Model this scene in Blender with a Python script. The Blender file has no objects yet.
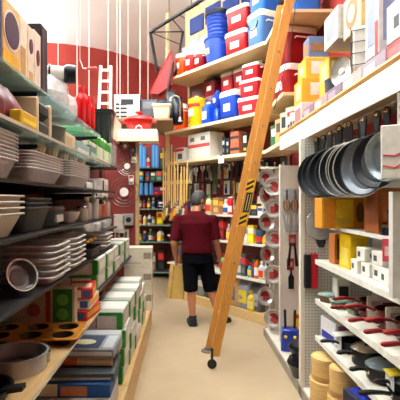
import bpy, bmesh, math, random
from mathutils import Matrix, Vector, Euler
random.seed(7)
S = bpy.context.scene
COL = S.collection
PI = math.pi
# ------------------------------------------------------------------ camera
F = 430.0                                   # focal length in pixels of a 400 px frame
cam_d = bpy.data.cameras.new('camera'); cam = bpy.data.objects.new('camera', cam_d); COL.objects.link(cam)
cam.location = (0, 0, 1.6); cam.rotation_euler = (PI/2, 0, 0)
cam_d.sensor_width = 36; cam_d.lens = 36*F/400; cam_d.shift_x = 17/400; cam_d.clip_start = .05
S.camera = cam
# ------------------------------------------------------------------ world, lights, exposure
w = bpy.data.worlds.new('world'); S.world = w; w.use_nodes = True
w.node_tree.nodes['Background'].inputs[0].default_value = (.95, .97, 1, 1)
w.node_tree.nodes['Background'].inputs[1].default_value = .05
S.view_settings.view_transform = 'Standard'; S.view_settings.look = 'None'
S.view_settings.gamma = 1; S.view_settings.use_curve_mapping = False
S.view_settings.exposure = 0.25
def area(name, loc, sx, sy, power, rot=(0, 0, 0), col=(.90, .968, 1.0)):
    l = bpy.data.lights.new(name, 'AREA'); l.shape = 'RECTANGLE'; l.size = sx; l.size_y = sy
    l.energy = power; l.color = col
    o = bpy.data.objects.new(name, l); COL.objects.link(o); o.location = loc; o.rotation_euler = rot
    return o
# long fluorescent fittings on the ceiling (their housings are built with the room)
FIT = [(-.75, 4.7), (.35, 4.4), (-3.0, 5.3), (-1.5, 1.9), (-5.2, 7.5), (-5.2, 10.3), (.62, 1.5)]  # the two nearest are unseen, added to brighten the near side shelves
DROPS = [.95, .42, .95, .95, .95, .95, .40]
POWER = [.9, .7, 1.1, .9, 1.15, 1.15, .5]
def ceil_z(x): return 6.0 - .053*(x + 4.2)**2
for (fx, fy), DROP, PW in zip(FIT, DROPS, POWER):
    area('fluorescent_light', (fx, fy, ceil_z(fx) - DROP - .04), .26, 2.2, 62*PW*(.5 if fx < -4 else 1))
    area('ceiling_fill_uplight', (fx, fy, ceil_z(fx) - DROP + .14), .26, 2.2, 240*PW*(.4 if fx > 0 else 1), (PI, 0, 0))        # added upward fill beyond the tubes' own light, whitens the ceiling

# ------------------------------------------------------------------ materials
def lin(c):
    c = c/255.0
    return c/12.92 if c <= .04045 else ((c + .055)/1.055)**2.4
MC = {}
def mat(rgb, rough=.5, metal=0.0, var=.12, scale=18.0, bump=0.0, spec=.4, trans=0.0, alpha=1.0, emit=0.0, stretch=None):
    key = (rgb, rough, metal, var, scale, bump, spec, trans, alpha, emit, stretch)
    if key in MC: return MC[key]
    m = bpy.data.materials.new('mat_%d' % len(MC)); m.use_nodes = True; MC[key] = m
    nt = m.node_tree; b = nt.nodes['Principled BSDF']
    base = tuple(lin(c)**1.2 for c in rgb)
    b.inputs['Roughness'].default_value = rough; b.inputs['Metallic'].default_value = metal
    b.inputs['Specular IOR Level'].default_value = spec
    b.inputs['Transmission Weight'].default_value = trans
    b.inputs['Alpha'].default_value = alpha
    if emit:
        b.inputs['Emission Color'].default_value = (*base, 1); b.inputs['Emission Strength'].default_value = emit
    tc = nt.nodes.new('ShaderNodeTexCoord'); mp = nt.nodes.new('ShaderNodeMapping')
    nt.links.new(tc.outputs['Object'], mp.inputs['Vector'])
    if stretch: mp.inputs['Scale'].default_value = stretch
    n = nt.nodes.new('ShaderNodeTexNoise'); n.inputs['Scale'].default_value = scale; n.inputs['Detail'].default_value = 3
    nt.links.new(mp.outputs['Vector'], n.inputs['Vector'])
    r = nt.nodes.new('ShaderNodeValToRGB')
    r.color_ramp.elements[0].position = .3; r.color_ramp.elements[1].position = .7
    r.color_ramp.elements[0].color = (*[c*(1 - var) for c in base], 1)
    r.color_ramp.elements[1].color = (*[min(1, c*(1 + var*.6)) for c in base], 1)
    nt.links.new(n.outputs['Fac'], r.inputs['Fac']); nt.links.new(r.outputs['Color'], b.inputs['Base Color'])
    if bump:
        bp = nt.nodes.new('ShaderNodeBump'); bp.inputs['Strength'].default_value = bump; bp.inputs['Distance'].default_value = .01
        nt.links.new(n.outputs['Fac'], bp.inputs['Height']); nt.links.new(bp.outputs['Normal'], b.inputs['Normal'])
    return m
def pegboard(rgb, pitch=.025):
    m = bpy.data.materials.new('pegboard'); m.use_nodes = True
    nt = m.node_tree; b = nt.nodes['Principled BSDF']; b.inputs['Roughness'].default_value = .6
    base = tuple(lin(c) for c in rgb)
    tc = nt.nodes.new('ShaderNodeTexCoord'); v = nt.nodes.new('ShaderNodeTexVoronoi')
    v.inputs['Scale'].default_value = 1/pitch; v.inputs['Randomness'].default_value = 0
    nt.links.new(tc.outputs['Object'], v.inputs['Vector'])
    r = nt.nodes.new('ShaderNodeValToRGB'); r.color_ramp.interpolation = 'CONSTANT'
    r.color_ramp.elements[0].color = (.01, .008, .006, 1); r.color_ramp.elements[1].position = .16
    r.color_ramp.elements[1].color = (*base, 1)
    nt.links.new(v.outputs['Distance'], r.inputs['Fac']); nt.links.new(r.outputs['Color'], b.inputs['Base Color'])
    return m
def P_(rgb, rough=.35): return mat(rgb, rough, var=.06)                 # plastic
def C_(rgb): return mat(rgb, .62, var=.10, scale=30)                    # printed card
WHITE = P_((236, 232, 222)); WHITECARD = C_((232, 228, 218)); BLACK = P_((22, 22, 24), .4)
DARK = P_((40, 40, 44), .45); RED = P_((176, 30, 34), .35); BLUE = P_((30, 78, 176), .35)
ORANGE = P_((240, 96, 24), .35); YELLOW = P_((246, 200, 24), .35); CREAM = P_((226, 212, 180))
STEEL = mat((205, 203, 198), .22, 1.0, var=.05); ALU = mat((214, 211, 203), .34, .75, var=.10, scale=40)
FOIL = mat((222, 219, 212), .38, .12, var=.16, scale=60, bump=.15)
NONSTICK = mat((20, 21, 24), .5, .0, var=.15); GREYPAN = mat((120, 124, 130), .4, .4, var=.1)
WOOD = mat((206, 176, 126), .5, var=.16, scale=6, stretch=(14, 1, 14), bump=.05)
WOODX = mat((206, 176, 126), .5, var=.16, scale=6, stretch=(1, 14, 14), bump=.05)
LADDERWOOD = mat((196, 142, 70), .42, var=.18, scale=5, stretch=(16, 16, 1.2), bump=.05)
STICK = mat((232, 194, 126), .45, var=.14, scale=8, stretch=(20, 20, 1))
KRAFT = mat((188, 152, 104), .75, var=.1, scale=20); BAMBOO = mat((214, 180, 122), .55, var=.2, scale=10, stretch=(1, 1, 14))
SHELFWHITE = mat((224, 218, 204), .45, var=.05); GLASS = mat((176, 206, 200), .06, 0, var=.02, alpha=.42)
CLEAR = mat((236, 236, 234), .1, 0, var=.2, scale=34, bump=.8, alpha=.72)
CLEAR2 = mat((226, 226, 222), .15, 0, var=.08, alpha=.4)
REDPEG = pegboard((112, 30, 23)); WHITEPEG = pegboard((206, 202, 192)); REDWALL = mat((166, 64, 52), .8, var=.06, scale=3)
GREEN = C_((62, 150, 50)); DARKGREEN = C_((28, 84, 54)); GREYCARD = C_((168, 166, 160))

# ------------------------------------------------------------------ geometry helpers
class MB:
    def __init__(s): s.v = []; s.f = []
    def add(s, vf, M=None):
        v, f = vf; o = len(s.v)
        s.v += [tuple(M @ Vector(p)) for p in v] if M else [tuple(p) for p in v]
        s.f += [tuple(i + o for i in q) for q in f]; return s
    def box(s, x0, x1, y0, y1, z0, z1, M=None): return s.add(boxvf(x0, x1, y0, y1, z0, z1), M)
def boxvf(x0, x1, y0, y1, z0, z1):
    return ([(x0, y0, z0), (x1, y0, z0), (x1, y1, z0), (x0, y1, z0), (x0, y0, z1), (x1, y0, z1), (x1, y1, z1), (x0, y1, z1)],
            [(0, 3, 2, 1), (4, 5, 6, 7), (0, 1, 5, 4), (1, 2, 6, 5), (2, 3, 7, 6), (3, 0, 4, 7)])
def loft(rings, cap0=True, cap1=True, closed=True):
    n = len(rings[0]); v = [p for r in rings for p in r]; f = []
    for i in range(len(rings) - 1):
        for j in range(n if closed else n - 1):
            k = (j + 1) % n
            f.append((i*n + j, i*n + k, (i + 1)*n + k, (i + 1)*n + j))
    if cap0: f.append(tuple(reversed(range(n))))
    if cap1: f.append(tuple(range((len(rings) - 1)*n, len(rings)*n)))
    return v, f
def ring(r, z, n=20, ry=None, cx=0, cy=0):
    ry = r if ry is None else ry
    return [(cx + r*math.cos(2*PI*i/n), cy + ry*math.sin(2*PI*i/n), z) for i in range(n)]
def lathe(prof, n=20, cap0=True, cap1=True): return loft([ring(max(r, .0005), z, n) for r, z in prof], cap0, cap1)
def rr(w_, d_, r, z, k=3):
    pts = []
    for cx, cy, a0 in ((w_/2 - r, d_/2 - r, 0), (-w_/2 + r, d_/2 - r, 90), (-w_/2 + r, -d_/2 + r, 180), (w_/2 - r, -d_/2 + r, 270)):
        for i in range(k + 1):
            a = math.radians(a0 + 90*i/k); pts.append((cx + r*math.cos(a), cy + r*math.sin(a), z))
    return pts
def tube(path, r, n=8, caps=True, r1=None):
    P = [Vector(p) for p in path]; rings = []; m = len(P); nrm = None
    for i, p in enumerate(P):
        t = ((P[min(i + 1, m - 1)] - P[max(i - 1, 0)])).normalized()
        if nrm is None:
            nrm = t.orthogonal().normalized()
        else:
            nrm = (nrm - t*nrm.dot(t)).normalized()
        b = t.cross(nrm); rad = r if r1 is None else r + (r1 - r)*i/(m - 1)
        rings.append([tuple(p + (nrm*math.cos(2*PI*k/n) + b*math.sin(2*PI*k/n))*rad) for k in range(n)])
    return loft(rings, caps, caps)
def torus(R, r, n=20, m=6, z=0):
    v = []; f = []
    for i in range(n):
        a = 2*PI*i/n
        for j in range(m):
            b = 2*PI*j/m; q = R + r*math.cos(b)
            v.append((q*math.cos(a), q*math.sin(a), z + r*math.sin(b)))
    for i in range(n):
        for j in range(m):
            f.append((i*m + j, ((i + 1) % n)*m + j, ((i + 1) % n)*m + (j + 1) % m, i*m + (j + 1) % m))
    return v, f
def arcpatch(r, a0, a1, z0, z1, t=.003, n=6, r1=None):
    r1 = r if r1 is None else r1
    rings = []
    for i in range(n + 1):
        a = a0 + (a1 - a0)*i/n; c, s_ = math.cos(a), math.sin(a)
        rings.append([((r - t)*c, (r - t)*s_, z0), ((r + t)*c, (r + t)*s_, z0), ((r1 + t)*c, (r1 + t)*s_, z1), ((r1 - t)*c, (r1 - t)*s_, z1)])
    return loft(rings)
MESHES = {}
def mesh_of(mb, smooth=35):
    me = bpy.data.meshes.new('mesh'); me.from_pydata(mb.v, [], mb.f)
    bm = bmesh.new(); bm.from_mesh(me); bmesh.ops.recalc_face_normals(bm, faces=bm.faces); bm.to_mesh(me); bm.free()
    if smooth:
        for p in me.polygons: p.use_smooth = True
        me.set_sharp_from_angle(angle=math.radians(smooth))
    return me
def link(name, me, m, parent=None, loc=None, rot=None):
    if m is not None and not me.materials: me.materials.append(m)
    o = bpy.data.objects.new(name, me); COL.objects.link(o)
    if parent is not None: o.parent = parent
    if loc is not None: o.location = loc
    if rot is not None: o.rotation_euler = rot
    return o
def obj(name, mb, m, parent=None, loc=None, rot=None, smooth=35):
    if not isinstance(mb, MB): mb = MB().add(mb)
    return link(name, mesh_of(mb, smooth), m, parent, loc, rot)
def cached(key, fn, m):
    k = (key, m.name)
    if k not in MESHES:
        r = fn(); me = mesh_of(r if isinstance(r, MB) else MB().add(r)); me.materials.append(m); MESHES[k] = me
    return MESHES[k]
def rboxvf(w_, d_, h_, b=.004, x=0, y=0, z=0):
    b = min(b, w_*.3, d_*.3, h_*.3)
    R = [rr(w_ - 2*b, d_ - 2*b, b*.5, z, 1), rr(w_, d_, b, z + b, 1), rr(w_, d_, b, z + h_ - b, 1), rr(w_ - 2*b, d_ - 2*b, b*.5, z + h_, 1)]
    return loft([[(p[0] + x, p[1] + y, p[2]) for p in r] for r in R])
def tag(o, label, cat, group=None):
    o['label'] = label; o['category'] = cat
    if group: o['group'] = group
    return o
def thing(name, label, cat, loc=(0, 0, 0), rz=0, group=None, rot=None):
    o = bpy.data.objects.new(name, None); COL.objects.link(o); o.empty_display_size = .05
    o.location = loc; o.rotation_euler = rot if rot else (0, 0, rz)
    return tag(o, label, cat, group)
def struct(name, mb, m, smooth=35):
    o = obj(name, mb, m, smooth=smooth); o['kind'] = 'structure'; return o
ORD = ['first', 'second', 'third', 'fourth', 'fifth', 'sixth', 'seventh', 'eighth', 'ninth', 'tenth', 'eleventh', 'twelfth',
       'thirteenth', 'fourteenth', 'fifteenth', 'sixteenth', 'seventeenth', 'eighteenth', 'nineteenth', 'twentieth']
def at(px, py, Y): return Vector(((px - 183)*Y/F, Y, 1.6 - (py - 200)*Y/F))

# ------------------------------------------------------------------ product builders (base of each at local z = 0)
def carton(label, cat, size, loc, m, rz=0, prints=(), name='carton', group=None, tape=None, rot=None):
    """prints: (face, u0, u1, v0, v1, material); faces f (-y), b (+y), l (-x), r (+x), t"""
    w_, d_, h_ = size
    t = thing(name, label, cat, loc, rz, group, rot)
    link('box_body', cached(('rb', round(w_, 3), round(d_, 3), round(h_, 3)), lambda: rboxvf(w_, d_, h_, .004), m), m, t)
    for q in prints:
        face, u0, u1, v0, v1, pm = q[:6]; e = .0015; nm = q[6] if len(q) > 6 else 'printed_panel'
        a = MB()
        if face == 'f': a.box(-w_/2 + u0*w_, -w_/2 + u1*w_, -d_/2 - e, -d_/2 + e, v0*h_, v1*h_)
        if face == 'b': a.box(-w_/2 + u0*w_, -w_/2 + u1*w_, d_/2 - e, d_/2 + e, v0*h_, v1*h_)
        if face == 'l': a.box(-w_/2 - e, -w_/2 + e, d_/2 - u1*d_, d_/2 - u0*d_, v0*h_, v1*h_)
        if face == 'r': a.box(w_/2 - e, w_/2 + e, -d_/2 + u0*d_, -d_/2 + u1*d_, v0*h_, v1*h_)
        if face == 't': a.box(-w_/2 + u0*w_, -w_/2 + u1*w_, -d_/2 + v0*d_, -d_/2 + v1*d_, h_ - e, h_ + e)
        obj(nm, a, pm, t)
    if tape:
        a = MB().box(-w_/2 + .006, w_/2 - .006, -.012, .012, h_ - .001, h_ + .001); obj('lid_seam', a, tape, t)
    return t
def disc_print(t, axis, pos, r, m, ry=None, name='printed_picture'):
    v, f = lathe([(r, -.0015), (r, .0015)], 20)
    if ry: v = [(p[0], p[1]*ry/r, p[2]) for p in v]
    rot = {'f': Matrix.Rotation(PI/2, 4, 'X'), 'r': Matrix.Rotation(PI/2, 4, 'Y'), 'l': Matrix.Rotation(PI/2, 4, 'Y'), 't': Matrix()}[axis]
    return obj(name, MB().add((v, f), Matrix.Translation(pos) @ rot), m, t)
def chest(label, size, loc, m, rz=0, lid=None, group=None, lab=None, handle=True, inset=False):
    w_, d_, h_ = size; lid = lid or WHITE; lab = lab or WHITECARD
    t = thing('cooler_chest', label, 'cooler', loc, rz, group); hl = h_*.2; hb = h_ - hl
    r = min(w_, d_)*.16
    obj('body', loft([rr(w_*.86, d_*.86, r, 0), rr(w_*.9, d_*.9, r, .012), rr(w_*.97, d_*.97, r, hb)]), m, t)
    obj('lid', loft([rr(w_, d_, r, hb), rr(w_*1.02, d_*1.02, r, hb + hl*.25), rr(w_*.98, d_*.98, r, hb + hl*.8), rr(w_*.88, d_*.88, r, h_)]), lid, t)
    a = MB().box(-w_*.2, w_*.2, -d_*.476 - .003, -d_*.45, hb*.38, hb*.7); obj('label_sticker', a, lab, t)
    if inset:
        p = [(w_*.30*math.cos(PI*k/8), -d_*.475 - .006, hb*.86 - hb*.25*math.sin(PI*k/8)) for k in range(9)]
        obj('molded_groove', tube(p, .008, 6), P_((20, 50, 110)), t)
    if handle:
        for s_ in (-1, 1):
            a = MB().add(tube([(s_*w_*.48, -d_*.22, hb*.82), (s_*(w_*.5 + .018), -d_*.22, hb*.84), (s_*(w_*.5 + .018), d_*.22, hb*.84), (s_*w_*.48, d_*.22, hb*.82)], .009, 6))
            obj('side_handle', a, lid, t)
    return t
def drink_cooler(label, r, h_, loc, m, rz=0, lid=None, group=None):
    lid = lid or WHITE
    t = thing('drink_cooler', label, 'cooler', loc, rz, group)
    obj('body', lathe([(r*.9, 0), (r*.95, .01), (r*.95, h_*.4), (r*.985, h_*.42), (r, h_*.82)], 22), m, t)
    ld = obj('lid', lathe([(r*1.04, h_*.82), (r*1.06, h_*.86), (r*1.02, h_*.95), (r*.8, h_), (.01, h_)], 22), lid, t)
    obj('spigot', MB().add(tube([(0, -r*.93, h_*.1), (0, -r*1.12, h_*.1), (0, -r*1.14, h_*.05)], .012, 7)), lid, t)
    obj('label_sticker', arcpatch(r*.985, -PI/2 - .5, -PI/2 + .5, h_*.38, h_*.62, .004), WHITECARD, t)
    for s_ in (-1, 1):
        obj('handle', tube([(s_*r*.95, -.04, h_*.74), (s_*r*1.16, -.04, h_*.72), (s_*r*1.16, .04, h_*.72), (s_*r*.95, .04, h_*.74)], .008, 6), lid, t)
    return t
def bottle(label, r, h_, loc, m, cap, lab=None, kind='round', cat='bottle', name='bottle', group=None, rz=0):
    t = thing(name, label, cat, loc, rz, group)
    if kind == 'round':
        pr = [(r*.9, 0), (r, .008), (r, h_*.6), (r*.85, h_*.7), (r*.38, h_*.8), (r*.36, h_*.88)]
    elif kind == 'jar':
        pr = [(r*.92, 0), (r, .006), (r, h_*.78), (r*.85, h_*.84), (r*.85, h_*.88)]
    elif kind == 'can':
        pr = [(r*.97, 0), (r, .004), (r, h_*.95), (r*.96, h_*.96)]
    else:                                               # spray / flask: oval
        pr = [(r*.9, 0), (r, .008), (r, h_*.5), (r*.6, h_*.68), (r*.3, h_*.76), (r*.3, h_*.82)]
    obj('bottle_body', lathe(pr, 14), m, t)
    if kind == 'spray':
        a = MB().box(-.03, .02, -.011, .011, h_*.86, h_*.98).add(lathe([(r*.34, h_*.78), (r*.34, h_*.87)], 10)); a.box(-.028, -.018, -.006, .006, h_*.74, h_*.88)
        obj('trigger_head', a, cap, t)
    else:
        cr = {'round': .42, 'jar': .95, 'can': .97}.get(kind, .4)*r; c0 = {'round': .84, 'jar': .84, 'can': .94}.get(kind, .8)*h_
        obj('cap', lathe([(cr, c0), (cr, h_ - .003), (cr*.9, h_)], 12), cap, t)
    if lab: obj('label_band', arcpatch(r, -PI/2 - 1.3, -PI/2 + 1.3, h_*.15, h_*.5, .0015, 8), lab, t)
    return t
def hanger_card(label, w_, h_, loc, card, blob, rz=0, kind='tool', cat='package', group=None, name='hanging_package'):
    """a card on a peg, origin at top, with the article strapped to its face (-y)"""
    t = thing(name, label, cat, loc, rz, group)
    obj('backing_card', rboxvf(w_, .004, h_, .002, 0, 0, -h_), card, t)
    if kind == 'tool':
        obj('tool_handle', loft([ring(w_*.16, -h_*.92, 8, w_*.12, 0, -.014), ring(w_*.2, -h_*.7, 8, w_*.14, 0, -.014), ring(w_*.12, -h_*.48, 8, w_*.1, 0, -.014)]), blob, t)
        obj('tool_head', MB().box(-w_*.2, w_*.2, -.02, -.004, -h_*.5, -h_*.22), STEEL, t)
    elif kind == 'bubble':
        v, f = lathe([(w_*.36, 0), (w_*.34, .012), (w_*.2, .024), (.002, .027)], 14)
        obj('blister', MB().add((v, f), Matrix.Translation((0, -.002, -h_*.62)) @ Matrix.Rotation(PI/2, 4, 'X')), blob, t)
        obj('header_print', MB().box(-w_*.42, w_*.42, -.0035, -.001, -h_*.26, -h_*.06), C_((170, 40, 40)), t)
    else:
        obj('pouch', MB().add(loft([rr(w_*.8, .012, .004, -h_*.95), rr(w_*.84, .034, .012, -h_*.6), rr(w_*.8, .012, .004, -h_*.2)]), Matrix.Translation((0, -.016, 0))), blob, t)
    obj('peg_hook', tube([(0, .03, -.012), (0, -.05, -.012), (0, -.056, 0)], .003, 5), STEEL, t)
    return t
def sack(label, size, loc, m, rz=0, lab=None, name='sack', cat='bag', group=None, topm=None):
    w_, d_, h_ = size; t = thing(name, label, cat, loc, rz, group); rnd = random.Random(int(w_*1e4 + loc[0]*1e3))
    R = []
    for z, k, e in ((0, .9, .86), (.06, 1, 1), (.35, 1.0, 1.05), (.65, .96, .9), (.88, .92, .5), (.96, .95, .12), (1, .96, .1)):
        R.append([(x*(1 + rnd.uniform(-.03, .03)), y*(1 + rnd.uniform(-.05, .05)), q) for x, y, q in rr(w_*k, d_*e, min(w_*k, d_*e)*.32, z*h_)])
    obj('bag_body', loft(R), m, t, smooth=60)
    if lab: obj('printed_panel', MB().add(loft([[(-w_*.3, -d_*.53, h_*.2), (w_*.3, -d_*.53, h_*.2), (w_*.3, -d_*.49, h_*.2), (-w_*.3, -d_*.49, h_*.2)],
                                               [(-w_*.3, -d_*.49, h_*.62), (w_*.3, -d_*.49, h_*.62), (w_*.3, -d_*.44, h_*.62), (-w_*.3, -d_*.44, h_*.62)]])), lab, t)
    obj('sealed_seam', MB().box(-w_*.48, w_*.48, -d_*.07, d_*.07, h_*.97, h_*1.02), topm or m, t)
    return t
def traypan(w_, d_, h_, t_=.002, flare=.8, lip=.012, flute=0, n=3):
    r = min(w_, d_)*.14
    def rg(k, z, e=0): return rr(w_*k + e, d_*k + e, r, z, n)
    return loft([rg(flare, 0), rg(1, h_), rg(1, h_, lip), rg(1, h_ + .003, lip), rg(1, h_ + .003, -.004), rg(flare, .003, -.004)])
def tray(label, size, loc, m, rz=0, name='foil_pan', cat='pan', group=None, flare=.82, rot=None, rim=None):
    t = thing(name, label, cat, loc, rz, group, rot)
    k = ('tray', size, flare)
    link('pan_shell', cached(k, lambda: traypan(*size, flare=flare), m), m, t)
    w_, d_, h_ = size
    link('rolled_rim', cached(('trim', size), lambda: tube([p for p in rr(w_ + .012, d_ + .012, min(w_, d_)*.14, h_ + .001)] + [rr(w_ + .012, d_ + .012, min(w_, d_)*.14, h_ + .001)[0]], .0035, 5, False), rim or m), rim or m, t)
    return t
# ================================================================== ROOM
FLOORM = mat((178, 160, 134), .28, var=.05, scale=5)
struct('floor', MB().box(-7, 3, -3, 12.2, -.1, 0), FLOORM)
CEILM = mat((250, 248, 244), .85, var=.02, scale=2)
xs = [-7 + i*.25 for i in range(41)]
top = []; bot = []
a = MB()
rings = []
for y in (-3, 12.2):
    rings.append([(x, y, ceil_z(x)) for x in xs] + [(x, y, ceil_z(x) + .12) for x in reversed(xs)])
a.add(loft(rings)); struct('ceiling', a, CEILM, smooth=40)
struct('wall_back', MB().box(-7, 3, 12, 12.2, 0, 6.1), REDWALL)
struct('wall_left', MB().box(-7.1, -7, -3, 12.2, 0, 5.7), mat((150, 146, 138), .8, var=.05))
struct('wall_right', MB().box(1.58, 1.68, -3, 5.9, 0, 4.3), mat((160, 48, 38), .8, var=.08, scale=3))
struct('wall_front', MB().box(-7, 3, -3.1, -3, 0, 6.1), mat((150, 144, 134), .8, var=.06))
HOUS = mat((240, 238, 230), .5, var=.02); TUBEM = mat((255, 246, 230), .4, var=.01, emit=6.0)
for i, (fx, fy) in enumerate(FIT):
    DROP = DROPS[i]
    t = thing('fluorescent_fitting', 'white fluorescent tube fitting on the ceiling, ' + ['above the left bay end', 'over the ladder', 'beyond the left shelving', 'added unseen over the near left bay', 'far left towards the rear', 'far left by the rear wall', 'added unseen over the near right shelves'][i],
              'ceiling light', (fx, fy, ceil_z(fx) - DROP), 0, 'fluorescent ceiling fittings')
    obj('housing', loft([rr(.05, 2.3, .01, 0), rr(.05, 2.3, .01, .05), rr(.03, 2.2, .01, .12)]), HOUS, t)
    for s_ in (-1, 1):
        obj('fluorescent_tube', tube([(s_*.07, -1.1, -.012), (s_*.07, 1.1, -.012)], .016, 8), TUBEM, t)
    for yy in (-.9, .9): obj('hanger_rod', tube([(0, yy, .11), (0, yy, DROP)], .006, 6), HOUS, t)

# ================================================================== LEFT GONDOLA
SHELFDARK = mat((52, 51, 50), .45, .2, var=.1)
def board(parent, x0, x1, y0, y1, z, th, m, nm='shelf', lip=.0):
    a = MB().box(x0, x1, y0, y1, z - th, z)
    return obj(nm, a, m, parent)
LA0, LA1, LB1 = .55, 3.12, 5.5
t = thing('gondola_shelving', 'near left shelving bay with dark metal shelves and a glass top shelf', 'shelving', (0, 0, 0))
obj('back_panel', MB().box(-1.03, -1.0, LA0, LA1, .25, 2.02), REDPEG, t)
obj('kick_board', MB().box(-.43, -.40, LA0, LA1, 0, .22), WOOD, t)
board(t, -1.0, -.40, LA0, LA1, .25, .03, WOOD, 'base_deck')
for z, x in ((.94, -.5), (1.275, -.5), (1.485, -.5), (1.66, -.5), (1.85, -.53)):
    s_ = board(t, -1.0, x, LA0, LA1 if z > 1 else 2.62, z, .009, GLASS if z > 1.8 else SHELFDARK if z > 1 else WOOD)
    obj('shelf_lip', MB().box(x - .001, x + .003, LA0, LA1 if z > 1 else 2.62, z - .010, z + .001), ALU if z < 1 or z > 1.8 else SHELFDARK, s_)
g = board(t, -1.0, -.6, LA0, LA1 + .03, 2.072, .012, GLASS, 'glass_shelf')
for y in (LA0 + .01, 1.83, LA1 - .015):
    obj('upright_post', MB().box(-1.0, -.97, y - .015, y + .015, 0, 2.05), SHELFDARK, t)
for y in (1.83, LA1 - .02):
    for z in (1.275, 1.485, 1.66, 1.85, 2.072):
        obj('shelf_bracket', MB().add(loft([[(-.97, y - .004, z - .07), (-.97, y + .004, z - .07), (-.97, y + .004, z - .014), (-.97, y - .004, z - .014)],
                                            [(-.62, y - .004, z - .03), (-.62, y + .004, z - .03), (-.62, y + .004, z - .014), (-.62, y - .004, z - .014)]])), SHELFDARK, t)
t = thing('gondola_shelving', 'left shelving bay beyond the glass shelf, holding green and white boxes', 'shelving', (0, 0, 0))
obj('back_panel', MB().box(-1.03, -1.0, LA1 + .02, LB1, .25, 2.2), REDPEG, t)
obj('kick_board', MB().box(-.43, -.40, LA1 + .01, LB1, 0, .22), WOOD, t)
obj('kick_end', MB().box(-1.0, -.43, LB1 - .02, LB1, 0, .22), WOOD, t)
board(t, -1.0, -.40, LA1 + .01, LB1, .25, .03, WOOD, 'base_deck')
for z, x in ((.93, -.62), (1.33, -.68), (1.62, -.72), (1.95, -.72)):
    board(t, -1.0, x, LA1 + .04, 5.2 if z < 1 else 4.46 if z < 1.9 else 4.8, z, .016, SHELFDARK)
for y in (LA1 + .05, 4.42, 5.15):
    obj('upright_post', MB().box(-1.0, -.97, y - .015, y + .015, .25, 2.2), SHELFDARK, t)

R90 = PI/2
# ---- glass top shelf: upright product boxes
def side_box(label, y0, y1, z, h_, d_, m, prints=(), xf=-.62, tp=None, name='carton', cat='box', group=None):
    return carton(label, cat, (y1 - y0, d_, h_), (xf - d_/2, (y0 + y1)/2, z), m, R90, prints, name, group, tp)
BX = 'boxes upright on the glass shelf'
t = side_box('navy blue box standing nearest the viewer on glass shelf', 1.16, 1.475, 2.075, .25, .28, C_((40, 62, 104)), [('f', .3, .9, .2, .6, C_((70, 100, 150)))], group=BX)
t = side_box('yellow box with a big purple disc picture on glass shelf', 1.48, 1.63, 2.075, .235, .28, C_((232, 196, 128)), [('f', .0, .95, .02, .22, C_((236, 186, 50)))], group=BX)
disc_print(t, 'f', (.0, -.141, .135), .074, C_((238, 228, 214)), None, 'printed_ring'); disc_print(t, 'f', (.0, -.143, .135), .064, C_((92, 62, 84)))
t = side_box('cream box with a square tan picture, second on glass shelf', 1.635, 1.71, 2.075, .235, .28, C_((240, 232, 208)), [('f', .1, .75, .06, .5, C_((206, 162, 92)))], group=BX)
t = side_box('cream box with a small purple oval, third on glass shelf', 1.715, 1.79, 2.075, .23, .28, C_((238, 224, 200)), [('f', .2, .8, .05, .2, C_((216, 176, 122)))], group=BX)
disc_print(t, 'f', (0, -.142, .15), .018, C_((110, 70, 84)), .03)
t = side_box('pinkish cream box with brown oval, fourth on glass shelf', 1.795, 1.875, 2.075, .24, .28, C_((240, 224, 208)), group=BX)
disc_print(t, 'f', (0, -.142, .13), .018, C_((120, 60, 60)), .034)
t = side_box('narrow dark brown box ending the row on glass shelf', 1.88, 1.97, 2.075, .30, .3, C_((50, 34, 38)), [('f', .15, .4, .05, .95, C_((90, 56, 64)))], group=BX)
# crumpled clear bags
def clearbag(label, loc, size, seed):
    t = thing('plastic_bag', label, 'bag', loc, seed*.7, 'clear bags on the glass shelf'); rnd = random.Random(seed); w_, d_, h_ = size
    R = []
    for z, k in ((0, .8), (.15, 1), (.4, 1.05), (.65, .85), (.82, .45), (.92, .28), (1, .5)):
        R.append([(x*k*rnd.uniform(.8, 1.12), y*k*rnd.uniform(.8, 1.12), z*h_) for x, y, q in ring(.5, 0, 18)])
    obj('film', loft([[(x*w_, y*d_, z*rnd.uniform(.95, 1.0)) for x, y, z in r] for r in R], True, False), CLEAR, t, smooth=8)
    obj('contents', loft([[(x*w_*.34, y*d_*.34, z) for x, y, z in ring(1, .006 + q*h_*.5, 12)] for q in (0, .3, .7)] + [[(x*w_*.26, y*d_*.26, z) for x, y, z in ring(1, .006 + h_*.45, 12)]]), mat((206, 206, 200), .4, var=.5, scale=34), t)
    obj('tie', MB().add(torus(.05*w_/.25, .006, 12, 5, h_*.9)), WHITE, t)
clearbag('clear wrapped bundle beside the dark brown box on glass shelf', (-.8, 2.08, 2.075), (.26, .22, .26), 3)
clearbag('clear cellophane bag of pale goods, middle of glass shelf', (-.74, 2.32, 2.075), (.24, .24, .24), 5)
clearbag('clear cellophane bag nearest the red bottles', (-.74, 2.56, 2.075), (.22, .22, .2), 8)
t = thing('rolled_mat', 'white and black rolled mat on top of the clear bags', 'mat', (-.67, 2.33, 2.235), .25)
ROT = Matrix.Translation((0, 0, .05)) @ Matrix.Rotation(R90, 4, 'Y')
obj('white_roll', MB().add(lathe([(.036, -.08), (.042, -.03), (.04, .025)], 14), ROT), P_((232, 226, 216)), t)
obj('black_end', MB().add(lathe([(.042, .025), (.052, .04), (.05, .085)], 14), ROT), P_((24, 24, 30)), t)
obj('dark_tie', MB().add(torus(.042, .006, 16, 6), Matrix.Translation((-.05, 0, .05)) @ Matrix.Rotation(R90, 4, 'Y')), P_((40, 40, 46)), t)
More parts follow.
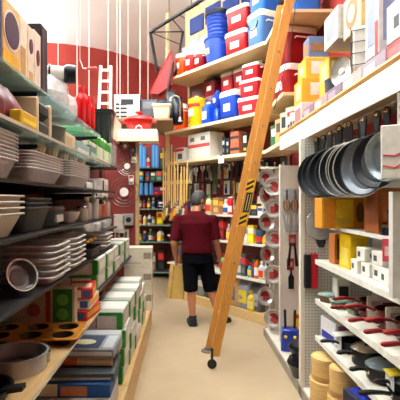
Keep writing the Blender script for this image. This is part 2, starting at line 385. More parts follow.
for i, (x, y, h_) in enumerate(((-.64, 2.68, .235), (-.63, 2.79, .26), (-.625, 2.90, .225))):
    bottle('slender red bottle on glass shelf, ' + ['left', 'tallest middle', 'right'][i] + ' of the three', .034, h_, (x, y, 2.075), P_((206, 20, 30), .2), P_((190, 16, 24)), None, 'round', group='red bottles')
t = thing('crank_handle', 'white wire crank with red grip hanging above the red bottles', 'crank', at(80, 60, 2.9), 0)
obj('crank_rod', tube([(0, 0, .0), (.012, 0, -.03), (.02, 0, -.055), (.05, 0, -.058)], .004, 6), WHITE, t)
obj('red_grip', tube([(.045, 0, -.058), (.115, 0, -.055)], .009, 8), P_((206, 30, 36)), t)
obj('mount_hook', tube([(0, 0, 0), (0, 0, .1), (0, 0, 2.6)], .002, 5), WHITE, t)

# ---- shelf 1.85
def ribbag(label, y0, y1, z, h_, d_, m, trim, xf=-.58, name='quilted_bag'):
    t = thing(name, label, 'bag', (xf - d_/2, (y0 + y1)/2, z), R90); w_ = y1 - y0; n = 24; rings = []
    for i in range(n + 1):
        u = -.5 + i/n; k = 1 - .08*abs(math.sin(PI*i/3)); e = 1 - (2*abs(u))**6*.5
        rings.append([(u*w_, -d_/2*k*e, .01*h_), (u*w_, -d_/2*k*e*1.06, h_*.4), (u*w_, -d_*.3*k*e, h_*.9*e), (u*w_, 0, h_*e), (u*w_, d_*.3*k*e, h_*.9*e), (u*w_, d_/2*k, h_*.4), (u*w_, d_/2*k, 0)])
    obj('bag_body', loft(rings), m, t, smooth=60)
    for s_ in (-1, 1):
        obj('piping', tube([(s_*w_*.5, -d_*.36, .012), (s_*w_*.5, -d_*.38, h_*.3), (s_*w_*.5, -d_*.25, h_*.5), (s_*w_*.5, 0, h_*.56), (s_*w_*.5, d_*.3, h_*.4)], .009, 6), trim, t)
    return t
ribbag('dark red quilted bag with cream piping under the glass shelf', 1.1, 1.66, 1.852, .16, .2, mat((120, 22, 26), .45, var=.2), P_((214, 196, 160)))
carton('yellow folded pack in front of the dark red quilted bag', 'package', (.16, .04, .05), (-.555, 1.5, 1.852), C_((222, 180, 24)), R90, [('f', .1, .9, .2, .5, C_((240, 214, 80)))], 'pack')
t = thing('zip_case', 'black two panel zip case with cream edges under the glass shelf', 'case', (-.64, 1.83, 1.852), R90)
for q, (z0, z1) in enumerate(((.0, .085), (.09, .165))):
    obj('padded_panel', MB().add(rboxvf(.15, .1, z1 - z0, .02, 0, 0, z0)), mat((40, 38, 40), .6, var=.2), t)
for s_ in (-1, 1):
    obj('cream_gusset', MB().add(rboxvf(.022, .106, .168, .009, s_*.085, 0, 0)), P_((222, 204, 168)), t)
t = thing('mixing_bowl', 'grey round bowl between the black case and beige carton', 'bowl', (-.66, 2.04, 1.852))
obj('bowl', lathe([(.05, 0), (.085, .03), (.1, .085), (.104, .088), (.096, .088), (.08, .03), (.045, .008)], 22), mat((112, 108, 100), .4, .3), t)
obj('foot_ring', lathe([(.052, -.0005), (.055, .01)], 18), mat((90, 88, 82), .4, .3), t)
side_box('small beige carton under the glass shelf near the red bottles', 2.2, 2.4, 1.852, .1, .16, C_((206, 190, 160)), [('f', .1, .6, .3, .8, C_((190, 168, 130)))], -.6)
side_box('teal and white carton far end under the glass shelf', 2.5, 2.86, 1.852, .1, .2, C_((150, 170, 164)), [('f', .1, .9, .2, .6, C_((206, 210, 200)))], -.62)
side_box('long grey green carton under the glass shelf at the far corner', 2.88, 3.08, 1.852, .12, .2, C_((120, 134, 124)), [('f', .1, .9, .3, .6, C_((180, 190, 176)))], -.62)

# ---- shelf 1.66: nested foil pans
for si, (yc, size, n, nm) in enumerate(((1.36, (.27, .3, .07), 8, 'nearest'), (1.83, (.44, .3, .06), 6, 'middle'), (2.4, (.46, .3, .062), 7, 'farthest'))):
    for k in range(n):
        z = 1.662 + k*.0125
        lab = ('grey foil loaf pan, ' + ('bottom' if k == 0 else 'top' if k == n - 1 else ORD[k] + ' from the bottom') + ' of the ' + nm + ' stack')
        tray(lab, size, (-.72, yc + .002*(k % 2), z), FOIL, R90, group='nested foil pans, %s stack' % nm)
for i in range(5):
    t = thing('paper_cup_liner', 'small cream fluted paper cup stood on the foil pans, ' + ORD[i] + ' from the near end', 'cup', (-.66, 1.95 + .2*i, 1.662 + .0125*(6 if i < 1 else 7) + .066), 0, 'fluted paper cups')
    n = 20
    obj('fluted_wall', loft([[((.024 + .012*q + .003*(j % 2))*math.cos(2*PI*j/n), (.024 + .012*q + .003*(j % 2))*math.sin(2*PI*j/n), .035*q) for j in range(n)] for q in (0, 1)], True, False), CREAM, t)
    obj('cake_top', lathe([(.034, .034), (.032, .045), (.015, .052)], 12), mat((206, 180, 130), .7), t)

# ---- shelf 1.485
for k in range(4):
    tray('cream plastic tub, ' + ['bottom', 'second from bottom', 'third from bottom', 'top'][k] + ' of the nest beside black pans', (.2, .22, .07), (-.62, 1.28, 1.487 + k*.018), P_((196, 190, 172)), R90, 'plastic_tub', 'tub', 'cream tubs nest', .72)
for k in range(3):
    tray('black roasting pan in the dark left nest, ' + ['bottom', 'middle', 'top'][k], (.3, .32, .085), (-.68, 1.56, 1.487 + k*.016), mat((42, 44, 46), .4, .3), R90, 'roasting_pan', 'pan', 'dark roasting pans', .86)
t = thing('roaster', 'dark covered roaster with pale sticker beside nested black pans', 'roaster', (-.68, 1.85, 1.487), R90)
obj('roaster_base', loft([rr(.2, .26, .05, 0), rr(.24, .3, .06, .07)]), mat((54, 56, 60), .35, .4), t)
obj('roaster_lid', loft([rr(.25, .31, .06, .072), rr(.24, .3, .06, .085), rr(.16, .2, .05, .115)]), mat((40, 42, 46), .35, .4), t)
obj('sticker', MB().box(-.05, .05, -.152, -.14, .02, .05), C_((190, 188, 178)), t)
for i in range(6):
    t = thing('table_fork', 'bright metal fork lying on the black pans, ' + ORD[i] + ' from the near end', 'fork', (-.62 - .02*(i % 3), 1.5 + .075*i, 1.61 if i < 3 else 1.606), .5 + .3*i, 'loose forks')
    a = MB().box(-.008, .008, -.05, .02, 0, .003); obj('fork_handle', a, STEEL, t)
    for q in range(3): obj('tine', MB().box(-.009 + .008*q, -.006 + .008*q, .02, .06, 0, .003), STEEL, t)
t = thing('white_bowl', 'small white bowl in front of the glass bottles', 'bowl', (-.57, 2.12, 1.487))
obj('bowl', lathe([(.03, 0), (.05, .02), (.062, .055), (.058, .055), (.045, .02), (.02, .006)], 20), P_((222, 216, 204)), t)
obj('foot_ring', lathe([(.032, -.0005), (.032, .008)], 16), P_((206, 200, 190)), t)
for i, (x, y, h_, c, k) in enumerate(((-.54, 2.3, .08, (196, 186, 166), 'jar'), (-.55, 2.45, .13, (204, 196, 182), 'round'), (-.54, 2.6, .155, (210, 202, 190), 'round'), (-.55, 2.74, .12, (214, 150, 120), 'round'), (-.535, 2.86, .1, (222, 140, 110), 'jar'), (-.54, 3.0, .14, (190, 196, 180), 'round'))):
    bottle(['short squat glass jar with steel lid', 'clear bottle with cream cap', 'tallest clear bottle with grey cap', 'pink bottle with white cap', 'salmon coloured jar with steel lid', 'pale green bottle with grey cap'][i] + ', on the second dark shelf', .032, h_, (x, y, 1.487), mat(c, .2, alpha=.75), [STEEL, CREAM, ALU, WHITE, STEEL, ALU][i], None, k, group='bottles on the second dark shelf')

# ---- shelf 1.275
t = thing('cake_pan', 'round metal cake pan tipped up against foil trays', 'pan', (-.565, 1.47, 1.335), 0, None, (0, math.radians(66), math.radians(-38)))
t.scale = (.64, .64, .64)
obj('pan_shell', lathe([(.07, 0), (.084, .045), (.09, .047), (.09, .05), (.08, .05), (.067, .004)], 26), mat((150, 148, 144), .3, .8), t)
obj('embossed_disc', lathe([(.05, .003), (.045, .008), (.02, .009)], 22), mat((110, 108, 106), .4, .7), t)
obj('rolled_rim', torus(.088, .0035, 26, 6, .049), STEEL, t)
for si, (yc, xx, n) in enumerate(((1.74, -.625, 6), (2.06, -.63, 6), (1.30, -.74, 3), (2.88, -.63, 4))):
    for k in range(n):
        tray('ribbed foil tray, ' + ('bottom' if k == 0 else 'top' if k == n - 1 else ORD[k] + ' from the bottom') + ' of the ' + ['near', 'middle', 'short', 'farthest'][si] + ' pile beside the cake pan', (.24, .27, .028), (xx, yc + .006*(k % 3), 1.277 + k*.0235), FOIL, R90 + .03*(k % 3 - 1), 'foil_tray', 'tray', 'foil trays beside the cake pan', .85)
t = thing('utensil_tray', 'dark tray holding wooden handled whisks', 'tray', (-.625, 2.5, 1.277), R90)
obj('tray_shell', traypan(.3, .26, .05, flare=.9), mat((50, 44, 42), .5), t)
for i in range(7):
    tt = thing('whisk', 'small whisk with golden wooden handle in dark tray, ' + ORD[i] + ' from the near side', 'whisk', (-.62, 2.39 + .035*i, 1.33), 0, 'whisks in the dark tray', (0, math.radians(68), .25*(i % 3 - 1)))
    obj('wooden_handle', lathe([(.006, .0), (.011, .03), (.008, .11)], 8), mat((206, 150, 70), .4), tt)
    for q in range(3):
        obj('wire_loop', MB().add(tube([(0, 0, 0), (.014, 0, -.03), (.012, 0, -.06), (0, 0, -.07), (-.012, 0, -.06), (-.014, 0, -.03), (0, 0, 0)], .0015, 5), Matrix.Rotation(PI*q/3, 4, 'Z')), STEEL, tt)

# ---- shelf .94
t = thing('muffin_tin', 'six cup muffin tin with orange non-stick face on the wooden shelf', 'muffin tin', (-.70, 2.03, .942), .06)
MUF = mat((206, 146, 52), .35, .3, var=.12); INS = mat((70, 62, 56), .3, .6)
tt_ = MB()
for i in range(3):
    for j in range(2):
        x, y, hw, hh = -.145 + .145*i, -.064 + .128*j, .0725, .064
        ou, inn = [], []
        for k in range(32):
            an = 2*PI*k/32; c_, s_ = math.cos(an), math.sin(an); q = min(hw/max(abs(c_), 1e-6), hh/max(abs(s_), 1e-6))
            ou.append((x + q*c_, y + q*s_, .04)); inn.append((x + .05*c_, y + .05*s_, .04))
        tt_.add(loft([[(p[0], p[1], .034) for p in ou], ou, inn], False, False))
obj('tray_top', tt_, MUF, t, smooth=20)
obj('rolled_rim', tube([(p[0], p[1], .038) for p in rr(.44, .26, .03, 0)] + [(rr(.44, .26, .03, 0)[0][0], rr(.44, .26, .03, 0)[0][1], .038)], .005, 6, False), MUF, t)
for i in range(3):
    for j in range(2):
        x, y = -.145 + .145*i, -.064 + .128*j
        obj('muffin_cup', MB().add(lathe([(.034, 0), (.049, .0395), (.0505, .0415), (.048, .0405), (.033, .004)], 18), Matrix.Translation((x, y, 0))), INS, t)
t = thing('springform_pan', 'grey round springform pan at the near end of the wooden shelf', 'pan', (-.655, 1.68, .942), .3)
obj('ring_wall', lathe([(.118, .0), (.12, .06), (.127, .062), (.127, .066), (.117, .066), (.114, .006)], 34, True, False), mat((186, 184, 180), .32, .35), t)
obj('base_plate', lathe([(.116, .004), (.116, .007)], 34), mat((120, 116, 110), .3, .7), t)
obj('clasp', MB().box(.117, .13, -.015, .015, .015, .055), STEEL, t)
obj('inner_ridge', torus(.08, .003, 26, 5, .008), STEEL, t)
t = thing('skillet', 'black skillet with thick handle in front of the springform pan', 'skillet', (-.68, 1.38, .942), 0)
obj('pan_bowl', lathe([(.1, 0), (.125, .05), (.13, .052), (.12, .052), (.096, .006)], 28), NONSTICK, t)
obj('handle', MB().add(loft([[(.1, -.02, .04), (.1, .02, .04), (.1, .02, .055), (.1, -.02, .055)], [(.17, -.016, .05), (.17, .016, .05), (.17, .016, .066), (.17, -.016, .066)]])), NONSTICK, t)
t = carton('beige box with round fruit and a green panel standing behind the muffin tin', 'box', (.31, .05, .2), (-.72, 2.28, .942), C_((196, 184, 152)), 0, [('f', .62, .95, .05, .95, C_((48, 130, 40))), ('f', .5, .58, .1, .9, C_((180, 60, 40)))])
for q in range(2): disc_print(t, 'f', (.088, -.027, .06 + .075*q), .03, C_((120, 190, 90)))
disc_print(t, 'f', (-.06, -.027, .08), .035, C_((150, 80, 70)))
carton('dark green box beside the beige fruit box', 'box', (.1, .1, .17), (-.945, 2.2, .942), DARKGREEN, 0, [('f', .1, .9, .3, .7, C_((60, 120, 70)))])
for i, (y, z, n) in enumerate(((2.33, .942, 'bottom'), (2.34, 1.002, 'middle'), (2.33, 1.062, 'top'))):
    carton('red and white cutlery box, %s of the pile at the end of the wooden shelf' % n, 'box', (.14, .24, .058), (-.575, y + .12, z), C_((206, 52, 40)) if i != 1 else C_((216, 206, 190)), .12*(i - 1),
           [('f', .1, .55, .15, .85, C_((236, 214, 190))), ('f', .6, .9, .2, .8, C_((70, 100, 150))), ('r', .05, .9, .3, .8, C_((226, 170, 60))), ('t', .1, .9, .1, .6, C_((220, 190, 160)))], 'cutlery_box', 'red and white cutlery boxes')

# ---- base deck, near bay
carton('wide printed box with grey picture and lime stripe at floor level', 'box', (.52, .36, .15), (-.70, 2.76, .252), C_((196, 190, 182)), .02, [('f', .05, .6, .1, .9, C_((120, 110, 104))), ('f', .86, .94, .0, 1, C_((190, 200, 40))), ('f', .66, .84, .2, .8, C_((214, 200, 190))), ('t', .0, .3, .0, .3, C_((150, 140, 130)))], 'picture_box')
carton('blue box with food picture above the wide printed box', 'box', (.5, .34, .085), (-.69, 2.77, .404), C_((28, 96, 160)), .0, [('f', .12, .36, .1, .95, C_((208, 196, 176))), ('f', .4, .72, .12, .8, C_((190, 130, 90))), ('t', .1, .9, .1, .5, C_((70, 130, 180)))], 'picture_box')
carton('long dark grey carton in the floor level pile', 'box', (.5, .34, .05), (-.675, 2.79, .491), C_((84, 90, 92)), .03, [('f', .04, .96, .2, .5, C_((150, 156, 154)))], 'carton')
t = thing('paper_roll', 'brown paper roll with orange band in the floor level pile', 'roll', (-.69, 2.74, .573), 0, None, (0, R90, .0))
obj('rolled_paper', MB().add(lathe([(.03, -.24), (.03, .24)], 16)), mat((206, 176, 138), .7), t)
obj('orange_band', MB().add(lathe([(.0315, -.08), (.0315, .02)], 16)), C_((208, 112, 50)), t)
obj('core', MB().add(lathe([(.014, -.242), (.014, .242)], 12)), KRAFT, t)
t = carton('clear topped picture box on top of the floor level pile', 'box', (.5, .3, .06), (-.68, 2.85, .605), C_((136, 138, 140)), -.03, [('f', .02, .98, .3, .7, C_((190, 190, 186))), ('t', .35, .8, .05, .9, C_((40, 62, 90))), ('t', .84, .97, .1, .9, C_((180, 182, 184)))], 'picture_box')
disc_print(t, 't', (.04, -.02, .062), .07, C_((196, 190, 150)), .05)
carton('pale grey carton behind the picture box, end of the floor level pile', 'box', (.3, .14, .12), (-.59, 3.04, .542), C_((170, 168, 166)), 0, [('f', .1, .9, .1, .6, C_((196, 194, 190)))])
# ---- far bay: green and white boxes
GW = 'green and white boxes'
def gwbox(label, size, loc, rz=0):
    return carton(label, 'box', size, loc, C_((198, 194, 184)), rz, [('f', 0, 1, .82, 1, GREEN), ('f', .86, 1, 0, .82, GREEN), ('f', .04, .3, .15, .75, C_((206, 170, 164))), ('f', .36, .8, .12, .75, C_((214, 196, 186))), ('f', .31, .34, .1, .8, C_((140, 60, 60))),
                  ('r', 0, .16, 0, .9, GREEN), ('r', .3, .8, .2, .7, C_((216, 210, 200))), ('t', .02, .98, .02, .3, C_((150, 148, 142)))], 'storage_box', GW)
pos = ['nearest', 'second', 'third', 'fourth', 'fifth']
for i in range(5):
    for k in range(4):
        if i == 4 and k == 3: continue
        gwbox('green and white box on the deck, %s pile, %s' % (pos[i], ['bottom', 'second up', 'third up', 'top'][k]), (.28, .355, .13), (-.575 + .008*((i + k) % 3 - 1), 3.32 + i*.375, .252 + k*.132), .015*((i*3 + k) % 3 - 1))
for i in range(5):
    for k in range(2):
        gwbox('green and white box on the narrow shelf, %s pile, %s' % (pos[i], ['lower', 'upper'][k]), (.27, .355, .11), (-.77 + .006*((i + k) % 3 - 1), 3.36 + i*.375, .932 + k*.112), .015*((i*2 + k) % 3 - 1))
for i in range(3):
    carton('cream carton with cut hand holes at the bay end, ' + ['bottom', 'middle', 'top'][i] + ' of three', 'carton', (.34, .22, .255), (-.55, 5.36, .252 + i*.257), C_((212, 204, 184)), 0,
           [('f', .70, .98, .45, .75, C_((150, 140, 120)), 'hand_hole'), ('f', .05, .6, .2, .3, C_((190, 180, 160))), ('r', .3, .7, .45, .7, C_((150, 140, 120)), 'hand_hole')], 'carton', 'cream cartons at the bay end', C_((190, 176, 140)))
# shelf goods above
for i in range(3):
    clearlab = ['clear plastic pack with green card', 'clear plastic pack with white card', 'clear plastic pack with dark card', 'clear plastic pack with lime card'][i]
    t = thing('plastic_pack', clearlab + ' on the upper shelf behind bottles', 'package', (-.83, 3.4 + .42*i, 1.332), R90 + .1*(i % 2), 'clear packs, upper left shelf')
    obj('inner_card', rboxvf(.26, .14, .09, .004), [GREEN, WHITECARD, C_((70, 70, 70)), C_((130, 190, 60))][i], t)
    obj('film', loft([[(x, y, z) for x, y, z in rr(.32*k, .2*k, .03, z)] for z, k in ((0, .95), (.06, 1.05), (.14, .9), (.19, .5))]), CLEAR, t, smooth=25)
for i in range(3):
    side_box(['white box with teal corner', 'grey box with silver print', 'white box with dark window', 'pale box with black lid', 'white box with thin red line'][i] + ' on the middle upper shelf of far bay', 3.25 + .37*i, 3.57 + .37*i, 1.622, .12 + .03*(i % 3), .22, C_([(214, 208, 196), (170, 168, 162), (220, 214, 204), (200, 196, 186), (222, 218, 208)][i]),
             [('f', .05, .3, .3, .9, C_([(20, 110, 110), (190, 190, 190), (50, 60, 60), (30, 30, 30), (190, 40, 40)][i])), ('f', .4, .9, .2, .7, C_((190, 186, 176)))], -.75, cat='box')
for i in range(4):
    t = thing('bottle_pack', 'green topped clear bottle pack on the highest far bay shelf, ' + ORD[i] + ' from the near end', 'package', (-.82, 3.3 + .31*i, 1.952), R90, 'green topped bottle packs')
    obj('pack_sleeve', rboxvf(.28, .17, .12, .006), C_((206, 208, 194)), t)
    obj('green_top', rboxvf(.285, .175, .075, .01, 0, 0, .12), C_((60, 150, 36)), t)
    for q in range(4): obj('bottle_neck', MB().add(lathe([(.018, .195), (.012, .225), (.012, .24)], 8), Matrix.Translation((-.1 + .066*q, -.04, 0))), [P_((230, 230, 220)), P_((110, 190, 70))][q % 2], t)
    obj('white_stripe', MB().box(-.1, -.06, -.088, -.084, .02, .11), WHITECARD, t); obj('lime_stripe', MB().box(.02, .07, -.088, -.084, .02, .11), C_((150, 200, 80)), t)
# ================================================================== LEFT END: red pegboard, white ledge, hanging platform
t = thing('pegboard_panel', 'red pegboard end panel with a pale wooden edge post', 'pegboard', (0, 0, 0))
obj('board', MB().box(-1.2, -.62, 5.62, 5.65, .0, 2.36), REDPEG, t)
obj('edge_post', MB().box(-.62, -.575, 5.61, 5.66, 0, 2.36), mat((176, 150, 106), .5, var=.15), t)
t = thing('display_ledge', 'white box ledge on top of the red pegboard panel', 'ledge', (0, 0, 0))
obj('ledge_tray', MB().box(-.83, -.33, 5.45, 5.8, 2.362, 2.5), mat((238, 230, 214), .5, var=.04), t)
obj('ledge_rail', MB().box(-.835, -.31, 5.43, 5.45, 2.345, 2.40), mat((214, 200, 176), .5, var=.06), t)
obj('side_board', MB().box(-.86, -.83, 5.0, 5.8, 2.33, 2.62), mat((226, 212, 186), .5, var=.06), t)
obj('carry_handle', tube([(-.60, 5.44, 2.5), (-.59, 5.44, 2.53), (-.56, 5.44, 2.545), (-.53, 5.44, 2.53), (-.52, 5.44, 2.5)], .008, 6), WHITE, t)
obj('side_bracket', MB().box(-.85, -.83, 5.65, 5.7, 1.9, 2.33), SHELFDARK, t)
t = thing('casserole_pot', 'red oval lidded casserole on the white ledge', 'pot', (-.575, 5.62, 2.502))
RC = mat((190, 40, 36), .3, var=.06)
def oval(prof, k=.72, n=26): return loft([[(x, y*k, z) for x, y, z in ring(max(r, .001), z, n)] for r, z in prof])
obj('pot_body', oval([(.11, 0), (.15, .03), (.185, .13)]), RC, t)
ld = obj('lid', oval([(.2, .13), (.2, .145), (.16, .18), (.06, .2), (.01, .203)]), RC, t)
obj('lid_knob', oval([(.02, .2), (.016, .22), (.05, .232), (.05, .25), (.03, .256)]), RC, ld)
for s_ in (-1, 1): obj('side_handle', tube([(s_*.17, -.04, .115), (s_*.225, -.035, .115), (s_*.225, .035, .115), (s_*.17, .04, .115)], .011, 6), RC, t)
# wire rack spirals on the pegboard
for i, (px, py, R) in enumerate(((125, 146, .08), (127, 166, .125), (124, 192, .19))):
    p = at(px, py, 5.58)
    t = thing('wire_trivet', 'round coiled wire trivet with white centre label on red pegboard, ' + ['small top', 'medium middle', 'large bottom'][i], 'trivet', (p.x, 5.595, p.z), 0, 'wire trivets on pegboard', (R90, 0, 0))
    for q in range(4 if i else 2): obj('wire_ring', torus(R*(.34 + .22*q), .0026, 26, 5), STEEL, t)
    for q in range(3): obj('cross_wire', MB().add(tube([(-R, 0, 0), (R, 0, 0)], .002, 5), Matrix.Rotation(PI*q/3, 4, 'Z')), STEEL, t)
    obj('centre_label', lathe([(R*.3, .002), (R*.3, .006)], 18), WHITECARD, t)
    obj('peg', tube([(0, R*.95, -.02), (0, R*.95, .02)], .003, 5), STEEL, t)
p = at(119, 222, 5.58)
t = carton('narrow pale grey dispenser hung on red pegboard', 'dispenser', (.13, .06, .24), (p.x, 5.588, p.z - .14), C_((196, 190, 176)), 0, [('f', .1, .9, .05, .2, C_((170, 164, 150)))], 'dispenser')
p = at(128, 220, 5.58)
t = carton('square grey can opener box with black dial on red pegboard', 'can opener', (.14, .06, .15), (p.x, 5.588, p.z - .07), C_((150, 148, 142)), 0, (), 'can_opener')
disc_print(t, 'f', (.01, -.033, .075), .034, P_((40, 40, 42)), None, 'black_dial'); disc_print(t, 'f', (.01, -.0355, .075), .014, STEEL, None, 'dial_hub')
for i, (px, py, c) in enumerate(((117, 234, (206, 196, 180)), (126, 234, (190, 186, 178)), (131, 180, (220, 214, 200)), (133, 152, (60, 90, 110)), (134, 158, (220, 210, 190)), (121, 242, (200, 190, 170)))):
    p = at(px, py, 5.58)
    hanger_card(['cream ladle pack low on red pegboard', 'silver scoop pack low on red pegboard', 'small white tag pack on red pegboard', 'dark blue opener pack near ledge on red pegboard', 'pale square pack under the ledge on red pegboard', 'lowest beige pack on red pegboard'][i], .07, .12, (p.x, 5.605, p.z + .06), C_(c), [STEEL, STEEL, WHITE, DARK, CREAM, STEEL][i], 0, ['tool', 'tool', 'bubble', 'tool', 'bubble', 'tool'][i], group='packs on the red pegboard')
# dark bin and white board next to ledge
carton('plain grey carton carrying the black ribbed bin', 'carton', (.24, .28, .238), (-.86, 4.62, 1.952), C_((150, 146, 138)), 0, [('f', .1, .9, .3, .7, C_((190, 186, 176)))])
t = thing('dark_bin', 'black ribbed bin beside the white ledge above green bottle packs', 'bin', (-.86, 4.62, 2.192))
obj('bin_body', loft([rr(.18, .2, .03, 0), rr(.23, .25, .03, .34)], True, False), P_((30, 36, 38)), t)
obj('bin_rim', loft([rr(.25, .27, .035, .33), rr(.25, .27, .035, .36), rr(.22, .24, .03, .36), rr(.21, .23, .03, .3)], True, False), P_((24, 28, 30)), t)
for q in range(4): obj('rib', MB().box(-.09 + .055*q, -.075 + .055*q, -.128, -.1, .03, .3), P_((40, 46, 48)), t)
# hanging platform
PZ = 2.76
t = thing('hanging_platform', 'wooden display platform hung from the ceiling by white cords', 'platform', (0, 0, 0))
obj('platform_board', MB().box(-2.9, -.15, 6.1, 7.5, PZ - .03, PZ), mat((150, 120, 90), .6, var=.15), t)
for i, (px, y) in enumerate(((39, 6.3), (58, 6.4), (77, 6.6), (89, 6.2), (108, 6.5), (117, 7.0), (120, 6.3), (128, 7.2), (140, 6.6), (148, 7.0))):
    x = (px - 183)*y/F
    obj('cord', tube([(x, y, PZ - .01), (x, y, ceil_z(x))], .0045, 6), mat((246, 240, 228), .6, var=.02), t)
    obj('ceiling_rose', MB().add(lathe([(.03, ceil_z(x) - .03), (.015, ceil_z(x))], 10), Matrix.Translation((x, y, 0))), SHELFDARK, t)
def stepladder(label, loc, w_, h_, n):
    t = thing('small_ladder', label, 'ladder', loc, 0)
    m = mat((236, 228, 212), .5, var=.05)
    for s_ in (-1, 1): obj('rail', MB().add(loft([[(s_*w_/2 - .018, -.02, 0), (s_*w_/2 + .018, -.02, 0), (s_*w_/2 + .018, .02, 0), (s_*w_/2 - .018, .02, 0)], [(s_*w_*.42 - .018, .10, h_), (s_*w_*.42 + .018, .10, h_), (s_*w_*.42 + .018, .14, h_), (s_*w_*.42 - .018, .14, h_)]])), m, t)
    for k in range(n):
        z = h_*(k + .6)/n; obj('rung', MB().box(-w_*.46, w_*.46, .12*z/h_ - .015, .12*z/h_ + .02, z - .016, z + .016), m, t)
stepladder('white painted wooden stepladder on the hanging platform', (-1.16, 6.35, PZ), .18, .86, 5)
t = carton('white twin window box left of the white stepladder', 'box', (.16, .12, .3), (-1.44, 6.35, PZ), P_((232, 228, 222)), 0, [('f', .12, .45, .35, .9, DARK, 'dark_window'), ('f', .55, .88, .35, .9, DARK, 'dark_window')], 'twin_window_box')
carton('pale box with pink print left of the twin window box', 'box', (.2, .2, .12), (-1.68, 6.5, PZ), C_((214, 200, 186)), 0, [('f', .1, .9, .2, .7, C_((200, 120, 110)))])
t = carton('grey heater box with a black slot behind the red casserole', 'heater', (.38, .3, .40), (-.83, 6.5, PZ), C_((186, 184, 180)), 0, [('f', .28, .75, .62, .82, BLACK, 'black_slot'), ('r', .1, .9, .1, .9, C_((90, 90, 94)))], 'heater_box')
for q in range(4): obj('vent_slat', MB().box(-.16, .0, -.156, -.149, .06 + .06*q, .085 + .06*q), SHELFDARK, t)
carton('dark grey appliance box right of the grey heater', 'box', (.24, .28, .34), (-.50, 6.55, PZ), C_((84, 84, 90)), 0, [('f', .1, .9, .6, .9, C_((120, 120, 126)))])
carton('grey green carton at the left end of the hanging platform', 'box', (.4, .3, .2), (-2.2, 6.6, PZ), C_((150, 140, 130)), 0, [('f', .1, .9, .2, .6, C_((190, 180, 160)))])
t = thing('wash_tub', 'cream square wash tub on the platform below the red tray', 'tub', (-.31, 6.3, PZ))
obj('tub_body', loft([rr(.2, .2, .03, 0), rr(.26, .26, .04, .2)]), CREAM, t)
obj('tub_rim', loft([rr(.28, .28, .045, .195), rr(.28, .28, .045, .225), rr(.24, .24, .04, .225), rr(.22, .22, .04, .15)]), CREAM, t)
# red barrow tray with handle pole leaning
t = thing('barrow_tray', 'red steel wheelbarrow tray tipped on edge beside the dark overhead frame', 'wheelbarrow tray', (0, 0, 0))
pts = [at(150, 93, 6.9), at(171, 50, 6.9), at(174, 63, 6.9), at(172, 84, 6.9), at(158, 94, 6.9)]
inner = [p + Vector((.0, .22, 0)) for p in pts]; c = sum(pts, Vector())/5
obj('tray_shell', loft([[tuple(p) for p in pts], [tuple(c + (p - c)*.8 + Vector((0, .2, 0))) for p in inner]]), mat((158, 16, 18), .45, var=.06), t)
obj('rolled_edge', tube([tuple(p) for p in pts + [pts[0]]], .012, 6), mat((170, 24, 22), .4), t)
obj('handle_pole', tube([tuple(at(173, 62, 6.84)), tuple(at(166, 102, 6.84)), tuple(at(166, 121, 6.84))], .022, 8), P_((70, 40, 34)), t)
obj('stand_leg', tube([tuple(at(153, 92, 6.95)), tuple(at(151, 122, 6.95))], .015, 8), SHELFDARK, t)
for i, (px, y) in enumerate(((163, 6.7), (171, 6.55), (177, 6.5))):
    p = at(px, 118, y)
    sack('black plastic sack on the platform under the red tray, ' + ['left', 'middle', 'right'][i], (.16, .2, .42 + .1*(i == 1)), (p.x, y + .1, PZ), mat((26, 30, 40), .35, var=.3, bump=.4), .2*i, None, 'black_sack', 'bag', 'black sacks under the red tray')
t = thing('curved_tap', 'chrome curved tap standing over the black sacks', 'tap', (at(180, 98, 6.35).x, 6.35, PZ))
obj('tap_base', lathe([(.04, 0), (.03, .02), (.02, .06)], 12), STEEL, t)
obj('tap_neck', tube([(0, 0, .05), (0, 0, .30), (-.02, 0, .36), (-.08, 0, .38), (-.13, 0, .35), (-.14, 0, .30)], .016, 8), STEEL, t)
# dark overhead frame
FR = mat((44, 46, 46), .4, .5)
t = thing('overhead_frame', 'dark angle iron frame hung below the ceiling over the cooler shelves', 'frame', (0, 0, 0))
A = Vector((-.55, 7.2, 4.41)); B = Vector((.95, 5.4, 4.56)); Cc = Vector((-.43, 7.2, 3.75)); Dd = Vector((.0, 7.15, 4.40))
for nm, p, q, r in (('long_bar', A, B, .03), ('hanging_post', A, Cc, .027), ('cross_strut', A, Dd, .010), ('brace', A, Vector((-.05, 7.1, 4.17)), .007), ('brace', A.lerp(B, .25), Dd, .009), ('short_strut', A.lerp(B, .32), Vector((.03, 7.0, 4.56)), .008), ('rear_post', Dd, Vector((-.13, 7.05, 3.6)), .02)):
    obj(nm, tube([tuple(p), tuple(q)], r, 6), FR, t)
for k in (.22, .45, .8):
    p = A.lerp(B, k); obj('ceiling_hook', tube([tuple(p), (p.x, p.y, ceil_z(p.x))], .006, 6), FR, t)

